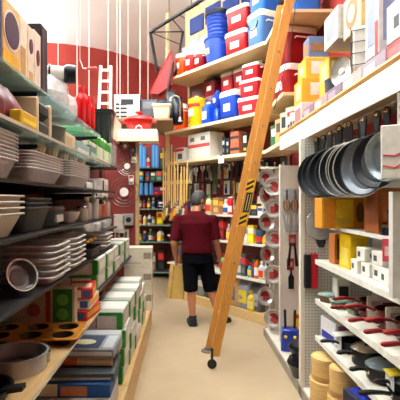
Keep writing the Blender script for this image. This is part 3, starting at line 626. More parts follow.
# ================================================================== REAR RACK (far left end of the aisle)
RY = 8.8
t = thing('rear_rack', 'rear rack of cleaning goods with green edged shelves', 'shelving', (0, 0, 0))
obj('back_panel', MB().box(-1.6, .30, RY + .42, RY + .45, 0, 2.75), REDPEG, t)
for z in (.12, .74, 1.09, 1.42, 1.70, 1.99, 2.26):
    b = board(t, -1.1, .28, RY, RY + .42, z, .02, mat((150, 176, 160), .5) if z < 1.5 else SHELFDARK)
for x in (-1.09, -.24, .27): obj('upright_post', MB().box(x - .015, x + .015, RY - .01, RY + .02, 0, 2.75), SHELFDARK, t)
for i, (px, z0, z1) in enumerate(((140.5, 2.262, 2.74), (144, 2.262, 2.70), (153.5, 2.262, 2.74), (156.5, 2.262, 2.72), (141, 1.702, 1.96), (146, 1.702, 1.955), (151, 1.702, 1.96))):
    x = (px - 183)*RY/F
    carton('tall blue ' + ('mop refill pack, ' if z0 > 2 else 'sleeve, ') + ORD[i if i < 4 else i - 4] + ' from the left on the ' + ('top' if z0 > 2 else 'third') + ' rear rack shelf', 'package', (.075, .09, z1 - z0), (x, RY + .08, z0), C_((66, 134, 190)), 0, [('f', .3, .5, .05, .95, C_((120, 176, 214)))], 'tall_pack', 'tall blue packs')
def shelf_goods(specs, posfn, z, where, rz, grp, seed=1):
    """specs: (kind, colour name, rgb, width, height)"""
    for i, (px, kind, cname, rgb, w_, h_) in enumerate(specs):
        x, y = posfn(px); loc = (x, y, z + .002); lab = '%s %s, %s from the left %s' % (cname, kind, ORD[i], where)
        m = P_(rgb, .3); cap = [WHITE, BLACK, RED, CREAM, P_((40, 120, 60))][(i*7 + seed) % 5]; lb = [C_((230, 224, 210)), C_((214, 60, 50)), C_((240, 200, 60)), C_((60, 90, 150))][(i*5 + seed) % 4]
        if kind in ('box', 'carton'):
            carton(lab, kind, (w_, w_*.7, h_), loc, C_(rgb), rz, [('f', .1, .9, .55, .85, lb), ('f', .2, .8, .15, .4, C_(tuple(min(255, int(c*1.25) + 15) for c in rgb))), ('r', .1, .9, .5, .8, lb)], 'goods_' + kind, grp)
        elif kind == 'bag':
            sack(lab, (w_, w_*.6, h_), loc, mat(rgb, .45, var=.15, bump=.3), rz, lb, 'goods_bag', 'bag', grp)
        else:
            k = {'bottle': 'round', 'spray bottle': 'spray', 'jar': 'jar', 'can': 'can', 'jug': 'round'}[kind]
            bottle(lab, w_/2, h_, loc, m, cap, lb, k, kind, kind.replace(' ', '_'), grp, rz)
fx = lambda px: ((px - 183)*(RY + .1)/F, RY + .1)
G1 = 'goods on the rear rack'
shelf_goods([(148, 'bottle', 'white', (222, 216, 206), .08, .26), (162.5, 'box', 'dark green', (30, 76, 56), .1, .36), (168.5, 'box', 'green', (44, 96, 70), .1, .40)], fx, 2.26, 'on the top rear rack shelf', 0, G1)
shelf_goods([(141, 'box', 'teal', (40, 120, 140), .1, .22), (147.5, 'box', 'brown', (120, 70, 50), .08, .2), (153, 'box', 'pine green', (36, 84, 62), .1, .2), (159, 'box', 'grey green', (90, 120, 100), .12, .21), (165, 'box', 'black', (30, 32, 40), .1, .21)], fx, 1.99, 'on the second rear rack shelf', 0, G1, 2)
shelf_goods([(156, 'box', 'red', (186, 40, 50), .14, .16), (163, 'box', 'crimson', (160, 30, 40), .14, .18), (168, 'box', 'grey', (120, 110, 106), .07, .22)], fx, 1.70, 'on the third rear rack shelf', 0, G1, 3)
shelf_goods([(140, 'bottle', 'grey', (120, 116, 120), .07, .22), (144.5, 'bottle', 'dark grey', (70, 66, 70), .07, .23), (149, 'bottle', 'mauve', (140, 110, 120), .07, .22), (153.5, 'spray bottle', 'clear grey', (170, 166, 160), .07, .23), (161, 'bag', 'navy', (30, 50, 110), .16, .22)], fx, 1.42, 'on the fourth rear rack shelf', 0, G1, 4)
shelf_goods([(140, 'jar', 'cream', (206, 196, 170), .07, .2), (145, 'bottle', 'ivory', (230, 222, 200), .08, .22), (149.5, 'bottle', 'white', (226, 220, 206), .08, .24), (153.5, 'jar', 'tan', (180, 150, 110), .07, .2), (160, 'box', 'bright yellow', (240, 204, 20), .13, .27)], fx, 1.09, 'on the fifth rear rack shelf', 0, G1, 5)
shelf_goods([(140, 'jar', 'pale grey', (170, 166, 160), .08, .2), (145, 'spray bottle', 'dark grey', (60, 60, 60), .08, .22), (150.5, 'bottle', 'green', (36, 120, 80), .09, .26), (154, 'bottle', 'deep green', (20, 90, 70), .07, .22), (160.5, 'jug', 'white', (230, 226, 212), .15, .27)], fx, .74, 'on the sixth rear rack shelf', 0, G1, 6)
shelf_goods([(143, 'box', 'dark brown', (60, 46, 40), .16, .4), (152, 'box', 'tan', (150, 130, 110), .16, .38), (161, 'box', 'charcoal', (40, 40, 44), .14, .45)], fx, .12, 'on the bottom rear rack shelf', 0, G1, 7)
# mop and broom handles standing in a rack
# ================================================================== ANGLED COOLER SHELVES (rear right)
P0 = Vector((1.054, 5.46, 0)); DV = Vector((-.6, .8, 0)); BK = Vector((.8, .6, 0)); RZ = math.radians(-53.13); SL = 2.2
def D(s_, dep, z): return P0 + DV*s_ + BK*dep + Vector((0, 0, z))
def s_of(px, dep=.12):
    a = (px - 183)/F; p = P0 + BK*dep
    return (p.x - a*p.y)/(.6 + .8*a)
def dpos(dep=.12): return lambda px: tuple(D(s_of(px, dep), dep, 0))[:2]
def slab(s0, s1, d0, d1, z0, z1):
    a = MB(); q = [D(s0, d0, z0), D(s1, d0, z0), D(s1, d1, z0), D(s0, d1, z0)]
    a.add(loft([[tuple(p) for p in q], [tuple(p + Vector((0, 0, z1 - z0))) for p in q]])); return a
REDB = mat((150, 44, 42), .7, var=.12, scale=4)
o = struct('wall_angled', slab(-.35, 2.3, .50, .58, 0, 5.05), REDB)
t = thing('angled_shelving', 'tall angled shelving with wooden boards full of coolers and tools', 'shelving', (0, 0, 0))
obj('back_panel', slab(0, SL, .47, .495, .1, 3.6), REDPEG, t)
WB = mat((222, 200, 158), .5, var=.1, scale=5); 
for z, nm in ((.12, 'base_deck'), (.56, 'shelf'), (1.02, 'shelf'), (1.39, 'shelf')):
    b = obj(nm, slab(0, SL, 0, .47, z - .025, z), SHELFWHITE if z > .2 else WOOD, t)
obj('kick_board', slab(0, SL, .0, .02, 0, .095), WOOD, t)
for z in (2.23, 2.73, 3.60):
    b = obj('wooden_board', slab(-.02, SL, -.03 if z > 2.5 else .0, .47, z - .035, z), WB, t)
    obj('board_edge', slab(-.02, SL, -.05 if z > 2.5 else -.02, -.03 if z > 2.5 else .0, z - .04, z + .002), mat((236, 220, 186), .5, var=.06), b)
    bb = obj('return_board', MB().box(1.06, 1.57, 4.5, 5.47, z - .035, z), WB, t)
    obj('board_edge', MB().box(1.04, 1.06, 4.5, 5.46, z - .04, z + .002), mat((236, 220, 186), .5, var=.06), bb)
for s_ in (.02, 1.1, SL - .02):
    obj('upright_post', slab(s_ - .018, s_ + .018, .44, .47, .1, 4.3), mat((206, 190, 156), .5), t)
obj('end_post', slab(SL - .0, SL + .05, .0, .05, 2.2, 4.75), mat((214, 196, 156), .5), t)
# cream and blue frieze on the wall
t = thing('wall_frieze', 'cream frieze with stepped blue blocks high on the angled wall', 'frieze', (0, 0, 0))
obj('cream_band', slab(-.3, SL + .1, .46, .50, 4.3, 4.9), mat((232, 216, 172), .7, var=.05), t)
for i in range(6):
    s0 = SL - .05 - .42*i
    obj('blue_block', slab(s0 - .36, s0, .44, .46, 4.45 + .05*(i % 2), 4.72 + .05*(i % 2)), mat((38, 70, 150), .6, var=.15), t)
# ---- top board 3.60
TOPZ = 3.602
def dloc(px, dep, z): return tuple(D(s_of(px, dep), dep, z))
drink_cooler('orange round drink cooler at the left end of the top board', .105, .40, dloc(182, .14, TOPZ), ORANGE, RZ, group='round drink coolers')
drink_cooler('first red round drink cooler with white lid on the top board', .105, .37, dloc(192, .14, TOPZ), RED, RZ, group='round drink coolers')
drink_cooler('second red round drink cooler beside the blue bins, top board', .1, .32, dloc(201, .16, TOPZ), P_((150, 24, 34)), RZ, group='round drink coolers')
for i, (px, h_, c) in enumerate(((187, .62, (236, 228, 222)), (195, .72, (226, 232, 220)), (203, .66, (222, 224, 230)))):
    sack(['white', 'greenish white', 'bluish white'][i] + ' plastic bag of bundles behind the round coolers', (.26, .16, h_), dloc(px, .36, TOPZ), mat(c, .4, var=.18, bump=.5), RZ, C_([(220, 200, 196), (120, 190, 120), (190, 196, 210)][i]), 'plastic_bag', 'bag', 'white bags behind the round coolers')
def bin_(label, loc, r, h_, lid):
    t = thing('trash_bin', label, 'bin', loc, RZ, 'blue bins')
    pr = [(r*.8, 0)]
    for k in range(6):
        z = h_*(.1 + .15*k); q = r*(.82 + .16*(z/h_))
        if not lid: continue
        pr += [(q, z), (q*1.03, z + .012), (q*1.03, z + .03), (q, z + .04)]
    pr += [(r, h_)]
    obj('ribbed_body', lathe(pr, 26), mat((26, 74, 170), .35, var=.08), t)
    obj('rim', torus(r*1.0, .014, 26, 6, h_), mat((30, 84, 186), .35), t)
    if lid: obj('black_lid', lathe([(r*1.06, h_ - .02), (r*1.07, h_ + .03), (r*.8, h_ + .07), (.01, h_ + .08)], 26), BLACK, t)
    else: obj('paper_label', arcpatch(r*.90, -PI/2 - .55, -PI/2 + .1, h_*.45, h_*.66, .01, 6, r*.94), C_((222, 214, 150)), t)
    for s_ in (-1, 1): obj('handle', tube([(s_*r*.97, -.06, h_*.8), (s_*r*1.14, -.05, h_*.78), (s_*r*1.14, .05, h_*.78), (s_*r*.97, .06, h_*.8)], .011, 6), BLUE, t)
bin_('lower blue plastic bin with pale paper label on the top board', dloc(218, .22, TOPZ), .205, .40, False)
bin_('upper ribbed blue bin with black lid stacked on another bin', dloc(219, .22, TOPZ + .40 + .014), .2, .36, True)
chest('lower red cooler chest with white lid on the top board', (.40, .32, .36), dloc(241.5, .19, TOPZ), RED, RZ + .1, lab=WHITECARD, group='chests on the top board')
chest('upper red cooler chest stacked on a red one, top board', (.40, .32, .33), dloc(243, .19, TOPZ + .362), P_((166, 26, 36)), RZ + .1, group='chests on the top board')
chest('grey blue cooler chest with white lid at the bend of the top board', (.34, .34, .47), dloc(263.5, .17, TOPZ), P_((84, 124, 176)), RZ - .2, inset=True, group='chests on the top board')
chest('blue cooler chest stacked on the grey blue one, near the ladder top', (.34, .32, .34), dloc(265, .18, TOPZ + .472), P_((54, 120, 206)), RZ - .2, P_((54, 120, 206)), inset=True, group='chests on the top board')
chest('blue lidded cooler chest hidden behind the ladder top', (.4, .34, .36), (1.32, 4.76, TOPZ), P_((60, 120, 200)), -R90, group='chests on the top board')
# ---- board 2.73
MZ = 2.732
drink_cooler('orange round drink cooler on the lower cooler board', .125, .46, dloc(180.5, .15, MZ), ORANGE, RZ, group='round drink coolers')
t = drink_cooler('bright yellow round drink cooler between orange and blue', .14, .48, dloc(197, .17, MZ), YELLOW, RZ, YELLOW, group='round drink coolers')
obj('red_band', arcpatch(.141, -PI/2 - 1.2, -PI/2 + 1.2, .33, .38, .003, 10), C_((200, 60, 30)), t)
obj('cup_holder', lathe([(.03, .48), (.035, .52)], 12), WHITE, t)
t = thing('water_jug', 'squat blue water jug with white print beside the yellow cooler', 'jug', dloc(208.5, .1, MZ), RZ)
obj('jug_body', loft([rr(.16, .15, .04, 0), rr(.18, .17, .05, .02), rr(.18, .17, .05, .26), rr(.1, .1, .04, .31)]), mat((28, 84, 190), .3), t)
obj('cap', lathe([(.03, .31), (.03, .35)], 12), WHITE, t); obj('print_panel', MB().box(-.05, .05, -.0875, -.083, .08, .2), WHITECARD, t)
obj('grip', tube([(.05, 0, .28), (.085, 0, .36), (.0, 0, .40), (-.06, 0, .36), (-.05, 0, .29)], .011, 6), BLUE, t)
t = thing('blue_bottle', 'tall narrow blue bottle jug left of the blue chest', 'jug', dloc(218, .2, MZ), RZ)
obj('bottle_body', loft([rr(.14, .16, .04, 0), rr(.14, .16, .04, .2), rr(.09, .12, .03, .24), rr(.14, .16, .04, .29), rr(.14, .16, .04, .44), rr(.07, .07, .03, .49)]), mat((24, 74, 176), .3), t)
obj('round_emblem', MB().add(lathe([(.04, 0), (.04, .004)], 16), Matrix.Translation((.0, -.08, .36)) @ Matrix.Rotation(R90, 4, 'X')), C_((226, 200, 200)), t)
obj('cap', lathe([(.03, .49), (.03, .52)], 10), BLUE, t)
t = chest('blue wheeled cooler chest with white lid on the lower cooler board', (.34, .26, .42), dloc(233, .16, MZ), BLUE, RZ, group='chests on the lower cooler board')
obj('front_foot', MB().box(-.13, .13, -.128, -.1, .0, .06), P_((20, 50, 120)), t)
for i, (z, h_, w_) in enumerate(((MZ, .255, .37), (MZ + .256, .235, .34), (MZ + .492, .21, .28))):
    t = chest('red cooler with white lid, %s of the three stacked by the ladder' % ['bottom', 'middle', 'top'][i], (w_, .27, h_), dloc(253 + i, .17, z), P_((184, 42, 52)), RZ + .12, group='chests on the lower cooler board')
    if i == 2:
        obj('bail_handle', tube([(-.11, 0, .17), (-.11, 0, .25), (.11, 0, .25), (.11, 0, .17)], .007, 6), WHITE, t)
for i, (px, c, lidm) in enumerate(((213, (140, 24, 38), DARK), (230, (176, 40, 56), WHITE), (243, (160, 30, 44), WHITE))):
    dcart2 = carton('plain brown carton at the wall under a small red cooler, ' + ['left', 'middle', 'right'][i], 'carton', (.27, .18, .5), dloc(px, .36, MZ), C_((150, 120, 90)), RZ, [('f', .1, .9, .6, .8, C_((190, 170, 140)))], 'carton', 'brown cartons on the lower cooler board')
    chest(['small dark red cooler with black lid above the blue jugs', 'small rose red cooler above the blue wheeled chest', 'small red cooler beside the stack of three'][i], (.26, .18, .28), dloc(px, .35, MZ + .502), P_(c), RZ, lidm, group='small coolers high at the wall')
chest('tall dark red cooler right of the ladder, lower of two', (.40, .40, .40), (1.285, 5.0, MZ), P_((160, 24, 30)), -R90 + .25, group='chests on the lower cooler board')
chest('tall dark red cooler right of the ladder, upper of two', (.40, .40, .42), (1.285, 5.0, MZ + .402), P_((150, 22, 28)), -R90 + .25, group='chests on the lower cooler board')
# ---- board 2.23
LZ = 2.232
gl = 'cartons on the low wooden board'
def dcart(label, px, dep, w_, d_, h_, m, prints, z=LZ, name='carton', cat='carton', tp=None, group=gl): return carton(label, cat, (w_, d_, h_), dloc(px, dep, z), m, RZ, prints, name, group, tp)
dcart('white carton with red band and machine picture, left end of low board', 184.5, .14, .22, .2, .22, WHITECARD, [('f', 0, 1, .72, .92, C_((206, 40, 60))), ('f', .3, .8, .15, .55, C_((90, 96, 106)))])
dcart('big white carton with red band and round hole on low board', 206, .2, .52, .3, .40, WHITECARD, [('f', 0, 1, .45, .58, C_((206, 90, 90))), ('f', .1, .3, .7, .85, C_((120, 120, 120))), ('f', .6, .8, .7, .85, C_((120, 120, 120)))], tp=C_((190, 170, 140)))
for i, px in enumerate((225.5, 229.5)):
    dcart('black dotted canister box, %s of two on low board' % ['left', 'right'][i], px, .12, .07, .08, .28 - .03*i, C_((34, 36, 40)), [('f', .2, .8, .6, .8, C_((190, 196, 200))), ('f', .3, .7, .2, .4, C_((120, 130, 140)))])
dcart('brown orange box with dark band, lower of two by the ladder', 238.5, .12, .17, .16, .16, C_((176, 104, 76)), [('f', 0, 1, .35, .6, C_((60, 50, 50)))])
dcart('brown orange box with dark band, upper of two by the ladder', 238.5, .12, .165, .16, .16, C_((184, 112, 84)), [('f', 0, 1, .35, .6, C_((70, 56, 54)))], LZ + .161)
dcart('black canister box with white print left of the ladder, low board', 247.5, .12, .09, .1, .27, C_((30, 30, 34)), [('f', .2, .8, .55, .9, WHITECARD), ('f', .2, .8, .15, .3, C_((190, 160, 60)))])
for i, (px, w_, h_, c, pc) in enumerate(((264, .14, .26, (60, 110, 70), (200, 210, 190)), (272, .16, .3, (196, 160, 110), (90, 80, 70)), (280, .18, .34, (206, 196, 176), (60, 60, 60)), (290, .2, .36, (222, 214, 200), (190, 60, 60)))):
    y = 5.2 - .2*i; x = 1.18
    carton(['green box with pale print', 'tan box with dark print', 'cream box with grey panel', 'ivory box with red panel'][i] + ' on the low board right of the ladder', 'box', (w_, .2, h_), (x + .02*i, y, LZ), C_(c), -R90 + .5, [('f', .15, .85, .5, .85, C_(pc)), ('l', .15, .85, .4, .8, C_(pc))], 'carton', gl)
t = thing('price_card', 'blank white price card clipped to the low wooden board', 'card', tuple(D(s_of(221, -.03), -.026, 2.12)), RZ)
obj('card', MB().box(-.06, .06, -.003, .0, 0, .115), WHITECARD, t); obj('clip', MB().box(-.015, .015, -.006, .006, .1, .125), STEEL, t)
# ---- tool wall between 1.39 and 2.23
rnd = random.Random(11)
cols = [('black', (34, 34, 38)), ('dark red', (130, 30, 34)), ('grey', (120, 118, 116)), ('green', (70, 120, 60)), ('cream', (216, 206, 184)), ('brown', (110, 70, 46)), ('steel coloured', (150, 152, 156)), ('yellow', (220, 180, 60)), ('navy', (36, 44, 80)), ('white', (224, 220, 210))]
rows = [(2.17, .25, 'top'), (1.90, .23, 'middle'), (1.655, .2, 'lower')]
for ri, (z, h_, rn) in enumerate(rows):
    for i in range(15):
        s_ = .08 + (SL - .2)*i/14 + rnd.uniform(-.02, .02); cn, rgb = cols[(i*3 + ri*4 + rnd.randrange(3)) % 10]; c2 = cols[(i*7 + ri + 1) % 10][1]
        kd = ['tool', 'bubble', 'tool', 'pouch', 'tool'][(i*2 + ri) % 5]
        hanger_card('%s %s, %s from right in the %s tool wall row' % (cn, {'tool': 'carded hand tool', 'bubble': 'blister pack', 'pouch': 'hanging pouch'}[kd], ORD[i], rn), .1 + rnd.uniform(-.02, .03), h_*rnd.uniform(.85, 1.0), tuple(D(s_, .44, z)), C_(rgb), mat(c2, .4), RZ, kd, 'tool' if kd == 'tool' else 'package', 'hanging goods, %s row of tool wall' % rn)
for i, (px, z, l, c) in enumerate(((188, 2.16, .55, (80, 120, 80)), (196, 2.15, .6, (180, 176, 166)), (203, 2.17, .45, (150, 60, 50)), (214, 2.16, .4, (96, 124, 60)), (231, 2.16, .5, (50, 48, 52)))):
    t = thing('long_tool', ['green long handled', 'silver long handled', 'red long handled', 'olive flat', 'black long handled'][i] + ' garden tool hung in front of the tool wall', 'tool', tuple(D(s_of(px, .3), .3, z)), RZ, 'long tools on the tool wall')
    obj('shaft', tube([(0, 0, 0), (0, 0, -l)], .013, 8), mat(c, .4), t)
    obj('blade', loft([rr(.04, .012, .004, -l*.25), rr(.13, .016, .005, -l*.12) if i != 3 else rr(.14, .05, .01, -l*.4), rr(.12, .012, .004, -.02)]), mat(c, .35, .3) if i == 3 else STEEL, t)
    obj('hook', tube([(0, .14, .02), (0, 0, .02), (0, -.01, 0)], .004, 5), STEEL, t)
for i in range(12):
    px = 206 + i*5.2; l = .2 + .05*(i*5 % 4); z = 2.17 - .02*(i % 3); c = [(40, 40, 44), (150, 150, 150), (60, 90, 50), (120, 40, 36), (190, 170, 120), (30, 34, 50)][i % 6]
    q = D(s_of(px, .24), .24, z)
    t = thing('hand_tool', ['black', 'silver', 'green', 'red', 'tan', 'navy'][i % 6] + ' gripped hand tool hung under the low board, ' + ORD[i] + ' from the left', 'tool', tuple(q), RZ, 'hand tools under the low board')
    obj('grip', loft([ring(.014, -l, 8, .012), ring(.02, -l*.8, 8, .015), ring(.012, -l*.5, 8, .01)]), mat(c, .5), t)
    obj('tool_head', loft([rr(.012, .01, .003, -l*.5), rr(.05 + .02*(i % 2), .014, .004, -l*.2), rr(.03, .012, .004, -.01)]), mat((90, 90, 92), .35, .8), t)
    obj('hook', tube([(0, .2, .015), (0, 0, .015), (0, -.01, -.005)], .003, 5), STEEL, t)
# ---- shelves 1.39 / 1.02 / .56 / deck
g = 'goods on the angled shelves'
shelf_goods([(172, 'bottle', 'brown', (110, 70, 50), .09, .2), (179, 'can', 'grey', (130, 130, 130), .1, .16), (186, 'box', 'red', (150, 40, 40), .14, .2), (194, 'jar', 'green', (60, 110, 70), .1, .2), (209, 'bottle', 'pale yellow', (206, 200, 150), .11, .28), (218, 'box', 'tan', (170, 120, 80), .14, .24), (226, 'bottle', 'white', (224, 216, 206), .09, .2), (230.5, 'can', 'red', (196, 30, 40), .08, .25), (249, 'box', 'black', (40, 40, 44), .14, .2), (256, 'box', 'charcoal', (50, 50, 60), .12, .16), (262, 'box', 'white', (220, 214, 204), .1, .12)], dpos(.1), 1.39, 'on the eye level angled shelf', RZ, g, 1)
shelf_goods([(182, 'can', 'orange', (206, 110, 50), .1, .18), (190, 'box', 'dark red', (120, 30, 34), .12, .26), (216, 'box', 'crimson', (150, 24, 34), .16, .3), (223, 'box', 'maroon', (120, 24, 30), .1, .32), (229, 'bottle', 'pinkish', (190, 150, 150), .08, .24), (246.5, 'box', 'white', (222, 214, 204), .07, .22), (252.5, 'box', 'yellow', (240, 206, 40), .11, .24), (260.5, 'can', 'blue grey', (70, 96, 116), .12, .2), (265, 'bag', 'gold', (220, 170, 60), .08, .12)], dpos(.1), 1.02, 'on the chest high angled shelf', RZ, g, 2)
shelf_goods([(180, 'box', 'brown', (130, 90, 60), .16, .3), (190, 'box', 'grey', (120, 116, 110), .16, .28), (223, 'bottle', 'green', (120, 160, 90), .09, .26), (229, 'box', 'pale', (206, 190, 170), .1, .24), (236, 'box', 'dark grey', (96, 96, 96), .1, .3), (240, 'bottle', 'smoky', (130, 134, 138), .09, .28), (244.5, 'box', 'slate', (80, 84, 88), .09, .3), (250, 'spray bottle', 'teal', (30, 150, 160), .07, .2), (253.5, 'bottle', 'crimson', (170, 30, 70), .06, .24), (257, 'bottle', 'amber', (190, 110, 30), .075, .3), (262, 'bottle', 'frosted white', (200, 204, 208), .09, .24), (266, 'bottle', 'pale blue', (170, 184, 196), .08, .22)], dpos(.08), .56, 'on the knee high angled shelf', RZ, g, 3)
sack('tall brown paper sack on the bottom angled deck', (.24, .18, .44), dloc(236, .12, .122), mat((196, 160, 116), .75, var=.12, bump=.2), RZ, C_((130, 110, 130)), 'paper_sack', 'bag', 'sacks on the angled deck')
sack('dark grey printed sack left of the brown paper sack', (.22, .18, .34), dloc(226, .16, .122), mat((110, 96, 90), .6, bump=.2), RZ, C_((196, 186, 190)), 'paper_sack', 'bag', 'sacks on the angled deck')
sack('silver grey plastic sack with yellow print on the angled deck', (.24, .18, .4), dloc(247, .13, .122), mat((150, 152, 160), .4, var=.2, bump=.4), RZ, C_((214, 190, 40)), 'plastic_sack', 'bag', 'sacks on the angled deck')
bottle('yellow squat jug in front of the silver grey sack', .055, .27, dloc(251.5, .03 + .03, .122), P_((214, 186, 40)), P_((200, 170, 30)), C_((230, 214, 120)), 'round', 'jug', 'yellow_jug', None, RZ)
sack('charcoal grey sack at the right end of the angled deck', (.2, .18, .38), dloc(259, .15, .122), mat((106, 106, 112), .5, var=.2, bump=.3), RZ, C_((170, 170, 176)), 'plastic_sack', 'bag', 'sacks on the angled deck')
for i, px in enumerate((181, 191, 205, 215)):
    carton(['brown carton low left behind the man', 'tan carton low behind the man', 'grey carton low behind the man', 'dark carton low beside the ladder'][i] + ' on the angled deck', 'carton', (.2, .22, .3), dloc(px, .18, .122), C_([(140, 110, 80), (170, 136, 96), (130, 126, 120), (80, 70, 64)][i]), RZ, [('f', .1, .9, .5, .8, C_((200, 190, 170)))], 'carton', None, C_((180, 150, 110)))

# ================================================================== LADDER
t = thing('rolling_ladder', 'tall honey coloured wooden rolling ladder leaning to the right shelves', 'ladder', (0, 0, 0))
XF, XT, ZT = .275, 1.045, 3.66; YN, YF = 4.08, 4.56
def lx(z): return XF + (XT - XF)*z/ZT
for i, y in enumerate((YN, YF)):
    z0 = .12 if i == 0 else .03
    q0 = [(lx(z0) - .044, y - .016, z0), (lx(z0) + .044, y - .016, z0), (lx(z0) + .044, y + .016, z0), (lx(z0) - .044, y + .016, z0)]
    q1 = [(lx(ZT) - .044, y - .016, ZT), (lx(ZT) + .044, y - .016, ZT), (lx(ZT) + .044, y + .016, ZT), (lx(ZT) - .044, y + .016, ZT)]
    rl = obj('side_rail', loft([q0, q1]), LADDERWOOD, t)
    if i == 0:
        def strip(z0, z1, e, m, nm, par, w0=-.04, w1=.04):
            a = [(lx(z0) + w0, y - .016 - e, z0), (lx(z0) + w1, y - .016 - e, z0), (lx(z0) + w1, y - .015, z0), (lx(z0) + w0, y - .015, z0)]
            b = [(lx(z1) + w0, y - .016 - e, z1), (lx(z1) + w1, y - .016 - e, z1), (lx(z1) + w1, y - .015, z1), (lx(z1) + w0, y - .015, z1)]
            return obj(nm, loft([a, b]), m, par)
        for (za, zb) in ((1.68, 1.80), (1.355, 1.475)):
            strip(za, zb, .0012, C_((222, 176, 20)), 'hazard_label', rl, -.036, .036)
            for k in range(2):
                zc = za + .006 + .05*k
                bb = loft([[(lx(zc) - .035, y - .0185, zc), (lx(zc) - .035, y - .015, zc), (lx(zc) - .035, y - .015, zc + .024), (lx(zc) - .035, y - .0185, zc + .024)],
                           [(lx(zc) + .036, y - .0185, zc + .034), (lx(zc) + .036, y - .015, zc + .034), (lx(zc) + .036, y - .015, zc + .058), (lx(zc) + .036, y - .0185, zc + .058)]])
                obj('black_stripe', bb, BLACK, rl)
        strip(1.485, 1.67, .0012, C_((28, 28, 26)), 'warning_label', rl, -.024, .034)
        strip(1.50, 1.655, .002, C_((206, 190, 110)), 'label_text_block', rl, -.008, -.002); strip(1.50, 1.655, .002, C_((206, 190, 110)), 'label_text_block', rl, .016, .022)
        for z in (.6, 1.0, 1.95, 2.3, 2.65, 3.0):
            obj('bolt_head', MB().add(lathe([(.012, 0), (.01, .006)], 8), Matrix.Translation((lx(z), y - .016, z)) @ Matrix.Rotation(R90, 4, 'X')), STEEL, rl)
for k in range(11):
    z = .42 + .3*k
    obj('rung', tube([(lx(z) + .02, YN + .014, z), (lx(z) + .02, YF - .014, z)], .015, 8), LADDERWOOD, t)
fork = obj('caster_fork', MB().box(XF - .012, XF + .012, YN - .022, YN - .016, .03, .2).box(XF - .012, XF + .012, YN + .016, YN + .022, .03, .2), SHELFDARK, t)
obj('caster_wheel', MB().add(lathe([(.04, -.014), (.045, -.008), (.045, .008), (.04, .014)], 20), Matrix.Translation((XF - .0, YN, .0455)) @ Matrix.Rotation(R90, 4, 'X')), BLACK, t)
obj('wheel_hub', MB().add(lathe([(.014, -.017), (.014, .017)], 12), Matrix.Translation((XF, YN, .0455)) @ Matrix.Rotation(R90, 4, 'X')), STEEL, t)
obj('rubber_foot', MB().add(lathe([(.085, 0), (.085, .006), (.05, .02), (.045, .04)], 20), Matrix.Translation((XF, YF, .0))), mat((110, 100, 90), .5), t)
obj('top_roller', tube([(XT + .02, YN - .02, ZT - .04), (XT + .02, YF + .02, ZT - .04)], .016, 8), STEEL, t)
obj('guy_wire', tube([(1.09, YN - .0, 3.6), (1.0, YN - .03, 3.0), (.86, YN - .02, 2.45)], .004, 5), BLACK, t)
t = thing('ladder_track', 'steel track rail along the right shelves that the ladder leans on', 'rail', (0, 0, 0))
obj('track_tube', tube([(1.12, 1.0, 3.62), (1.12, 4.44, 3.62)], .02, 8), STEEL, t)
for y in (1.4, 2.8, 4.2): obj('track_bracket', MB().box(1.12, 1.58, y - .015, y + .015, 3.61, 3.63), STEEL, t)

# brooms hung on a wooden rail at the left end of the angled shelves
t = thing('broom_rail', 'wooden rail carrying hung brooms at the left end of the angled shelves', 'rail', (0, 0, 0))
obj('rail_board', slab(1.42, 2.18, -.10, -.08, 1.85, 1.91), WOODX, t)
for s_ in (1.5, 2.12): obj('rail_bracket', slab(s_ - .012, s_ + .012, -.08, .46, 1.86, 1.885), SHELFDARK, t)
for i in range(12):
    s_ = 2.12 - .056*i; hh = ([2.52, 2.42, 2.58, 2.46, 2.55, 2.38] + [2.1, 2.16, 2.08, 2.14, 2.1, 2.12])[i] - 1.27
    q = D(s_, -.125, 1.27 + .04*(i % 4))
    t = thing('broom', ['yellow bristled', 'tan bristled', 'pale bristled', 'brown bristled', 'straw coloured', 'orange bristled', 'golden bristled', 'beige bristled', 'dark bristled', 'grey bristled', 'cream bristled', 'red bristled'][i] + ' broom hanging head down from the wooden rail', 'broom', tuple(q), RZ + .08*(i % 3 - 1), 'brooms on the wooden rail')
    obj('handle', tube([(0, 0, .1), (.02*(i % 3 - 1), 0, hh - .06)], .0125, 8), STICK, t)
    z0 = 0
    obj('broom_head', loft([rr(.044, .05, .01, z0 + .12), rr(.042, .05, .01, z0 + .05), rr(.05, .075, .01, z0)]), mat([(214, 180, 50), (196, 160, 100), (222, 206, 160), (120, 80, 50), (206, 170, 90), (220, 130, 40), (214, 170, 60), (206, 186, 150), (80, 64, 50), (120, 120, 120), (220, 210, 190), (150, 50, 40)][i], .8, var=.3, scale=60), t)
    obj('ferrule', lathe([(.017, z0 + .12), (.014, z0 + .2)], 8), STEEL, t)
